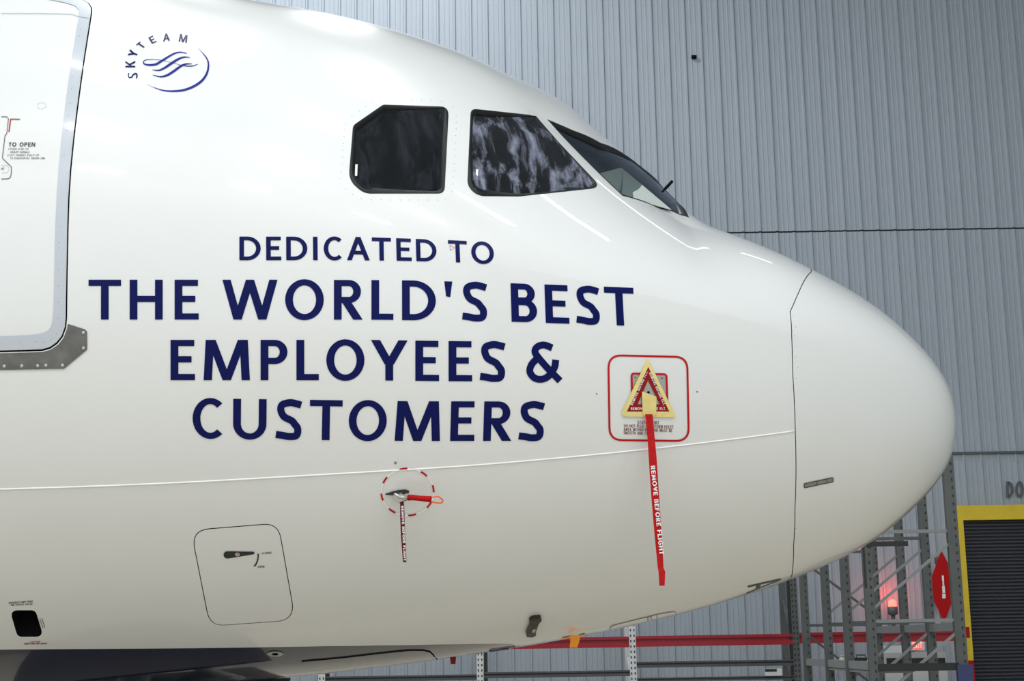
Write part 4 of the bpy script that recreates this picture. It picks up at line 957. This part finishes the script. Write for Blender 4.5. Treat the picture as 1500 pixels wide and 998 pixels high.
MB().box((xl - rb[0] + .05, -.06, zb - .05), (xr - rb[0] - .05, .0, zb + .04)).build('front_beam', M['rack_black'], rack)
MB().box((xr - rb[0] - .085, -.10, 0), (xr - rb[0] + .10, -.042, wpt(1405, 974, RD[0])[2])).build('post_guard', M['guard_blue'], rack)
zs = 2.07
MB().box((xl - rb[0] - .02, .1, zs - .03), (xl - rb[0] + .5, RD[2] - rb[1], zs)).build('shelf_board', M['rack_light'], rack)
MB().box((xl - .055 - rb[0], -.046, wpt(1270, 862, RD[0])[2]), (xl - .028 - rb[0], -.041, ztop)).build('edge_strip', M['rack_black'], rack)
zt_ = wpt(1300, 795, RD[0])[2]
MB().box((xl - rb[0], -.07, zt_ - .05), (wpt(1328, 795, RD[0])[0] - rb[0], -.041, zt_ + .01)).build('clamp_bar', M['rack_black'], rack)
# things on its shelf
def bottle(x, Y, z, h, r, mat, words, cap):
    e = tag(empty('bottle', (x, Y, z)), words, 'bottle', 'bottles and cases on the rack shelf')
    m = MB(); m.tube([(0, 0, 0), (0, 0, .02), (0, 0, h * .7), (0, 0, h * .85), (0, 0, h * .9)], [r * .9, r, r, r * .45, r * .42], 14); m.build('body', mat, e, True)
    MB().tube([(0, 0, h * .88), (0, 0, h)], r * .5, 12).build('cap', cap, e, True)
bx_ = lambda x, Y: wpt(x, 985, Y)[0]
bottle(xl + .12, 20.9, zs, .17, .05, M['cab'], 'small pale bottle with a yellow cap on the rack shelf', M['yellow'])
bottle(xl + .12, 19.3, zs, .14, .06, M['cab'], 'squat white bottle with a white cap on the rack shelf', M['cab'])
e = tag(empty('tool_case', (xl + .25, 20.35, zs)), 'black tool case standing on the rack shelf', 'case')
MB().box((-.17, -.1, 0), (.17, .1, .14)).build('shell', M['rack_black'], e); MB().tube([(-.06, 0, .14), (-.06, 0, .175), (.06, 0, .175), (.06, 0, .14)], .01, 8).build('handle', M['rack_grey'], e)

# ---- long rack along the wall: uprights, red beams, grey beams
LY = 24.7
ups = [472, 703, 926.5, 1166, 1408]
UX = [wpt(x, 950, LY)[0] for x in ups]
lr = tag(empty('wall_rack', ((UX[0] + UX[-1]) / 2, LY, 0)), 'long low rack with red and grey beams along the corrugated wall', 'rack'); lb = np.array([(UX[0] + UX[-1]) / 2, LY, 0])
for i, X in enumerate(UX):
    zt2 = 3.6 if i > 2 else 3.3
    m = M['rack_white'] if i < 3 else M['rack_grey']
    p = MB().box((X - lb[0] - .055, -.04, 0), (X - lb[0] + .055, .04, zt2)).build('post', m, lr)
    post_holes(X - lb[0], -.04, .2, zt2, p, M['rack_black'], .085, (-.028, .028), .02)
    if i in (0, 1, 3): MB().box((X - lb[0] + (.06 if i < 3 else -.1), -.03, 0), (X - lb[0] + (.12 if i < 3 else -.055), .05, zt2 - (.02 if i < 3 else 0))).build('post_angle', M['rack_black'], p)
    MB().box((X - lb[0] - .1, -.09, 0), (X - lb[0] + .1, .09, .015)).build('foot_plate', m, p)
    if i == 4: continue
    MB().box((X - lb[0] - .055, .95, 0), (X - lb[0] + .055, 1.03, zt2)).build('rear_post', m, lr)
    for a_, b_ in ((.4, 1.3), (1.3, 2.2), (2.2, 3.1)): MB().bar((X - lb[0], 0.03, a_), (X - lb[0], .96, b_), .03, .04, up=(1, 0, 0)).build('brace', m, lr)
def cbeam(i, j, z, h, mat, name, y=-.05):
    a_, b_ = UX[i] - lb[0] + .055, UX[j] - lb[0] - .055; m = MB()
    m.box((a_, y, z - h / 2), (b_, y + .05, z - h * .06)); m.box((a_, y + .035, z - h * .06), (b_, y + .05, z + h * .22)); m.box((a_, y, z + h * .22), (b_, y + .05, z + h / 2))
    return m.build(name, mat, lr)
zr = lambda x, y: wpt(x, y, LY)[2]
cbeam(0, 1, zr(800, 944), .17, M['beam_red'], 'red_beam')
cbeam(1, 2, zr(890, 941.2), .17, M['beam_red'], 'red_beam'); cbeam(2, 3, zr(1050, 938.3), .17, M['beam_red'], 'red_beam'); cbeam(3, 4, zr(1300, 933), .17, M['beam_red'], 'red_beam')
cbeam(0, 1, zr(590, 994), .09, M['beam_grey'], 'grey_beam'); cbeam(1, 2, zr(815, 988), .095, M['beam_grey'], 'grey_beam')
cbeam(2, 3, zr(1050, 972.5), .095, M['beam_grey'], 'grey_beam'); cbeam(2, 3, zr(1050, 994.5), .06, M['beam_grey'], 'grey_beam')
MB().box((UX[4] - lb[0] + .04, -.09, zr(1410, 935)), (UX[4] - lb[0] + .13, -.04, zr(1410, 919))).build('beam_end', M['cover_red'], lr)
pa, pb_ = wpt(1121, 990.5, LY - .09), wpt(1145, 979.5, LY - .09)
pl = tag(empty('placard', ((pa[0] + pb_[0]) / 2, LY - .09, pa[2])), 'small white placard with a black bar on the lower grey beam', 'sign')
wdt = pb_[0] - pa[0]; hgt = pb_[2] - pa[2]
MB().box((-wdt / 2, -.004, 0), (wdt / 2, .04, hgt)).build('card', M['rack_white'], pl); MB().box((-wdt / 2, -.007, hgt * .55), (wdt * .2, -.004, hgt * .95)).build('printed_bar', M['rack_black'], pl)

# ---- roller door with its yellow frame
DY = WALL_Y - .05
fx0 = wpt(1399.5, 752, DY - .12)[0]; fx1 = wpt(1410.5, 770, DY - .12)[0]; zt3 = wpt(1440, 740.5, DY - .12)[2]; zt4 = wpt(1440, 762, DY - .12)[2]
DX1 = min(fx1 + 3.6, XR - .35)
dr_ = tag(empty('door_1', ((fx0 + DX1) / 2, DY - .1, 0)), kind='structure'); db = np.array([(fx0 + DX1) / 2, DY - .1, 0])
zred = wpt(1412, 968, DY - .12)[2]
for X0, X1 in ((fx0, fx1), (DX1, DX1 + fx1 - fx0)):
    MB().box((X0 - db[0], -.06, zred), (X1 - db[0], .09, zt4)).build('door_jamb', M['yellow'], dr_)
    MB().box((X0 - db[0], -.061, 0), (X1 - db[0], .09, zred)).build('jamb_base', M['sign_red'], dr_)
MB().box((fx0 - db[0], -.06, zt4), (DX1 + fx1 - fx0 - db[0], .09, zt3)).build('door_header', M['yellow'], dr_)
cur = MB(); z = 0.0; sp_ = .060
while z < zt4 - .01:
    z1_ = min(z + sp_, zt4)
    cur.add([(fx1 - db[0], .055, z), (DX1 - db[0], .055, z), (DX1 - db[0], .03, z + (z1_ - z) * .35), (fx1 - db[0], .03, z + (z1_ - z) * .35), (DX1 - db[0], .03, z + (z1_ - z) * .7), (fx1 - db[0], .03, z + (z1_ - z) * .7), (DX1 - db[0], .055, z1_), (fx1 - db[0], .055, z1_)], [(0, 1, 2, 3), (3, 2, 4, 5), (5, 4, 6, 7)])
    z += sp_
tag(cur.build('shutter_slats', M['shutter'], dr_), kind='stuff')
def wtext(txt, p0, p1, up, Y, name, mat, parent=None, base=np.zeros(3), ts=.2, th=.18, gap=.14): return wq_plane(text_quads(txt, p0, p1, up, ts, th, gap), Y, name, mat, parent, base)
wtext('DOOR', (1474, 729.5), (1527, 728.5), (0, -24), WALL_Y - .05, 'stencil_lettering', M['stencil'], wb, np.zeros(3), .25, .2, .16)

# ---- fire point sign, beacon, exit sign, cabinet
SY = WALL_Y - .16
hexp = [(1379.3, 807), (1395.3, 838), (1396.8, 876), (1383.7, 912), (1365.2, 873), (1364.6, 846.5)]
sb_ = wpt(1381, 912, SY); sg_ = tag(empty('fire_sign', tuple(sb_)), 'tall red hexagonal sign with a white extinguisher drawing', 'sign')
hm = MB(); hm.prism([wpt(x, y, SY) - sb_ for x, y in hexp], (0, .03, 0)); hm.build('board', M['sign_red'], sg_)
MB().box((-.03, .03, .5), (.03, .14, .6)).build('bracket', M['rack_grey'], sg_); MB().box((-.03, .03, 1.0), (.03, .14, 1.1)).build('bracket', M['rack_grey'], sg_)
pic = [[(1379.6, 843.5), (1382.4, 843.5), (1383.0, 852), (1380.2, 852)], [(1380.5, 852.5), (1382.8, 852.5), (1383.2, 858), (1381.0, 858)], [(1380.0, 858.5), (1383.8, 858.5), (1384.6, 869), (1380.6, 869)], [(1380.2, 870), (1385.0, 870), (1385.2, 877), (1380.4, 877)]]
wq_plane(pic, SY - .004, 'drawing', M['white_print'], sg_, sb_)
BY = WALL_Y - .30
bb = wpt(1309.5, 922, BY); bc = tag(empty('beacon_lamp', tuple(bb)), 'glowing red warning beacon on a grey stem against the wall', 'lamp')
zz_ = lambda y: wpt(1309.5, y, BY)[2] - bb[2]
MB().tube([(0, 0, 0), (0, 0, zz_(901))], .035, 12).build('stem', M['rack_grey'], bc, True)
MB().tube([(0, 0, zz_(902)), (0, 0, zz_(900)), (0, 0, zz_(889))], [.04, .085, .085], 16).build('base', M['rack_grey'], bc, True)
MB().tube([(0, 0, zz_(889)), (0, 0, zz_(881)), (0, 0, zz_(878.5))], [.07, .065, .03], 16).build('dome', M['beacon'], bc, True)
MB().box((-.02, 0, .02), (.02, .30, .06)).build('wall_arm', M['rack_grey'], bc)
L = bpy.data.lights.new('beacon_light', 'POINT'); L.energy = 6; L.color = (1, .05, .03); L.shadow_soft_size = .08
lo = bpy.data.objects.new('beacon_light', L); COL.objects.link(lo); lo.parent = bc; lo.location = (0, -.0, zz_(884) + .16)
EY = WALL_Y - .5
eb = wpt(1344.5, 953, EY); ex = tag(empty('exit_sign', tuple(eb)), 'small lit red exit sign low behind the rack', 'sign')
x0_, x1_ = wpt(1335, 945, EY)[0] - eb[0], wpt(1354.5, 945, EY)[0] - eb[0]; h_ = wpt(1344, 938, EY)[2] - eb[2]
MB().box((x0_, 0, 0), (x1_, .08, h_)).build('housing', M['rack_white'], ex); MB().box((x0_ + .02, -.006, .015), (x1_ - .045, 0, h_ - .015)).build('lit_face', M['exit_glow'], ex)
wtext('EXIT', (1337, 950.3), (1350.5, 949.9), (0, -9), EY - .009, 'exit_lettering', M['exit_letter'], ex, eb, .2, .17, .2)
MB().box((-.03, .08, h_ * .4), (.03, .5, h_ * .6)).build('wall_arm', M['rack_grey'], ex)
KY = 25.3
ca, cb2 = wpt(1292, 957, KY), wpt(1386, 957, KY)
kb = np.array([(ca[0] + cb2[0]) / 2, KY, 0]); kc = tag(empty('cabinet', tuple(kb)), 'pale wall cabinet with two dark panes behind the rack', 'cabinet')
hx = (cb2[0] - ca[0]) / 2
MB().box((-hx, 0, 0), (hx, .5, ca[2])).build('body', M['cab'], kc)
for a_, b_ in ((1299, 1327), (1336, 1360), (1364, 1384)):
    q0, q1 = wpt(a_, 975, KY), wpt(b_, 964, KY); MB().box((q0[0] - kb[0], -.012, q0[2]), (q1[0] - kb[0], 0, q1[2])).build('pane', M['rack_black'], kc)
q0, q1 = wpt(1286, 955.5, KY), wpt(1330, 946, KY)
bxo = tag(empty('carton', ((q0[0] + q1[0]) / 2, KY + .2, ca[2])), 'low pale carton lying on top of the cabinet', 'box')
MB().box((-(q1[0] - q0[0]) / 2, -.15, 0), ((q1[0] - q0[0]) / 2, .2, q1[2] - ca[2])).build('carton_body', M['rack_white'], bxo)
MB().box((-(q1[0] - q0[0]) / 2 - .003, .0, q1[2] - ca[2]), ((q1[0] - q0[0]) / 2 + .003, .05, q1[2] - ca[2] + .002)).build('sealing_tape', M['rack_light'], bxo)
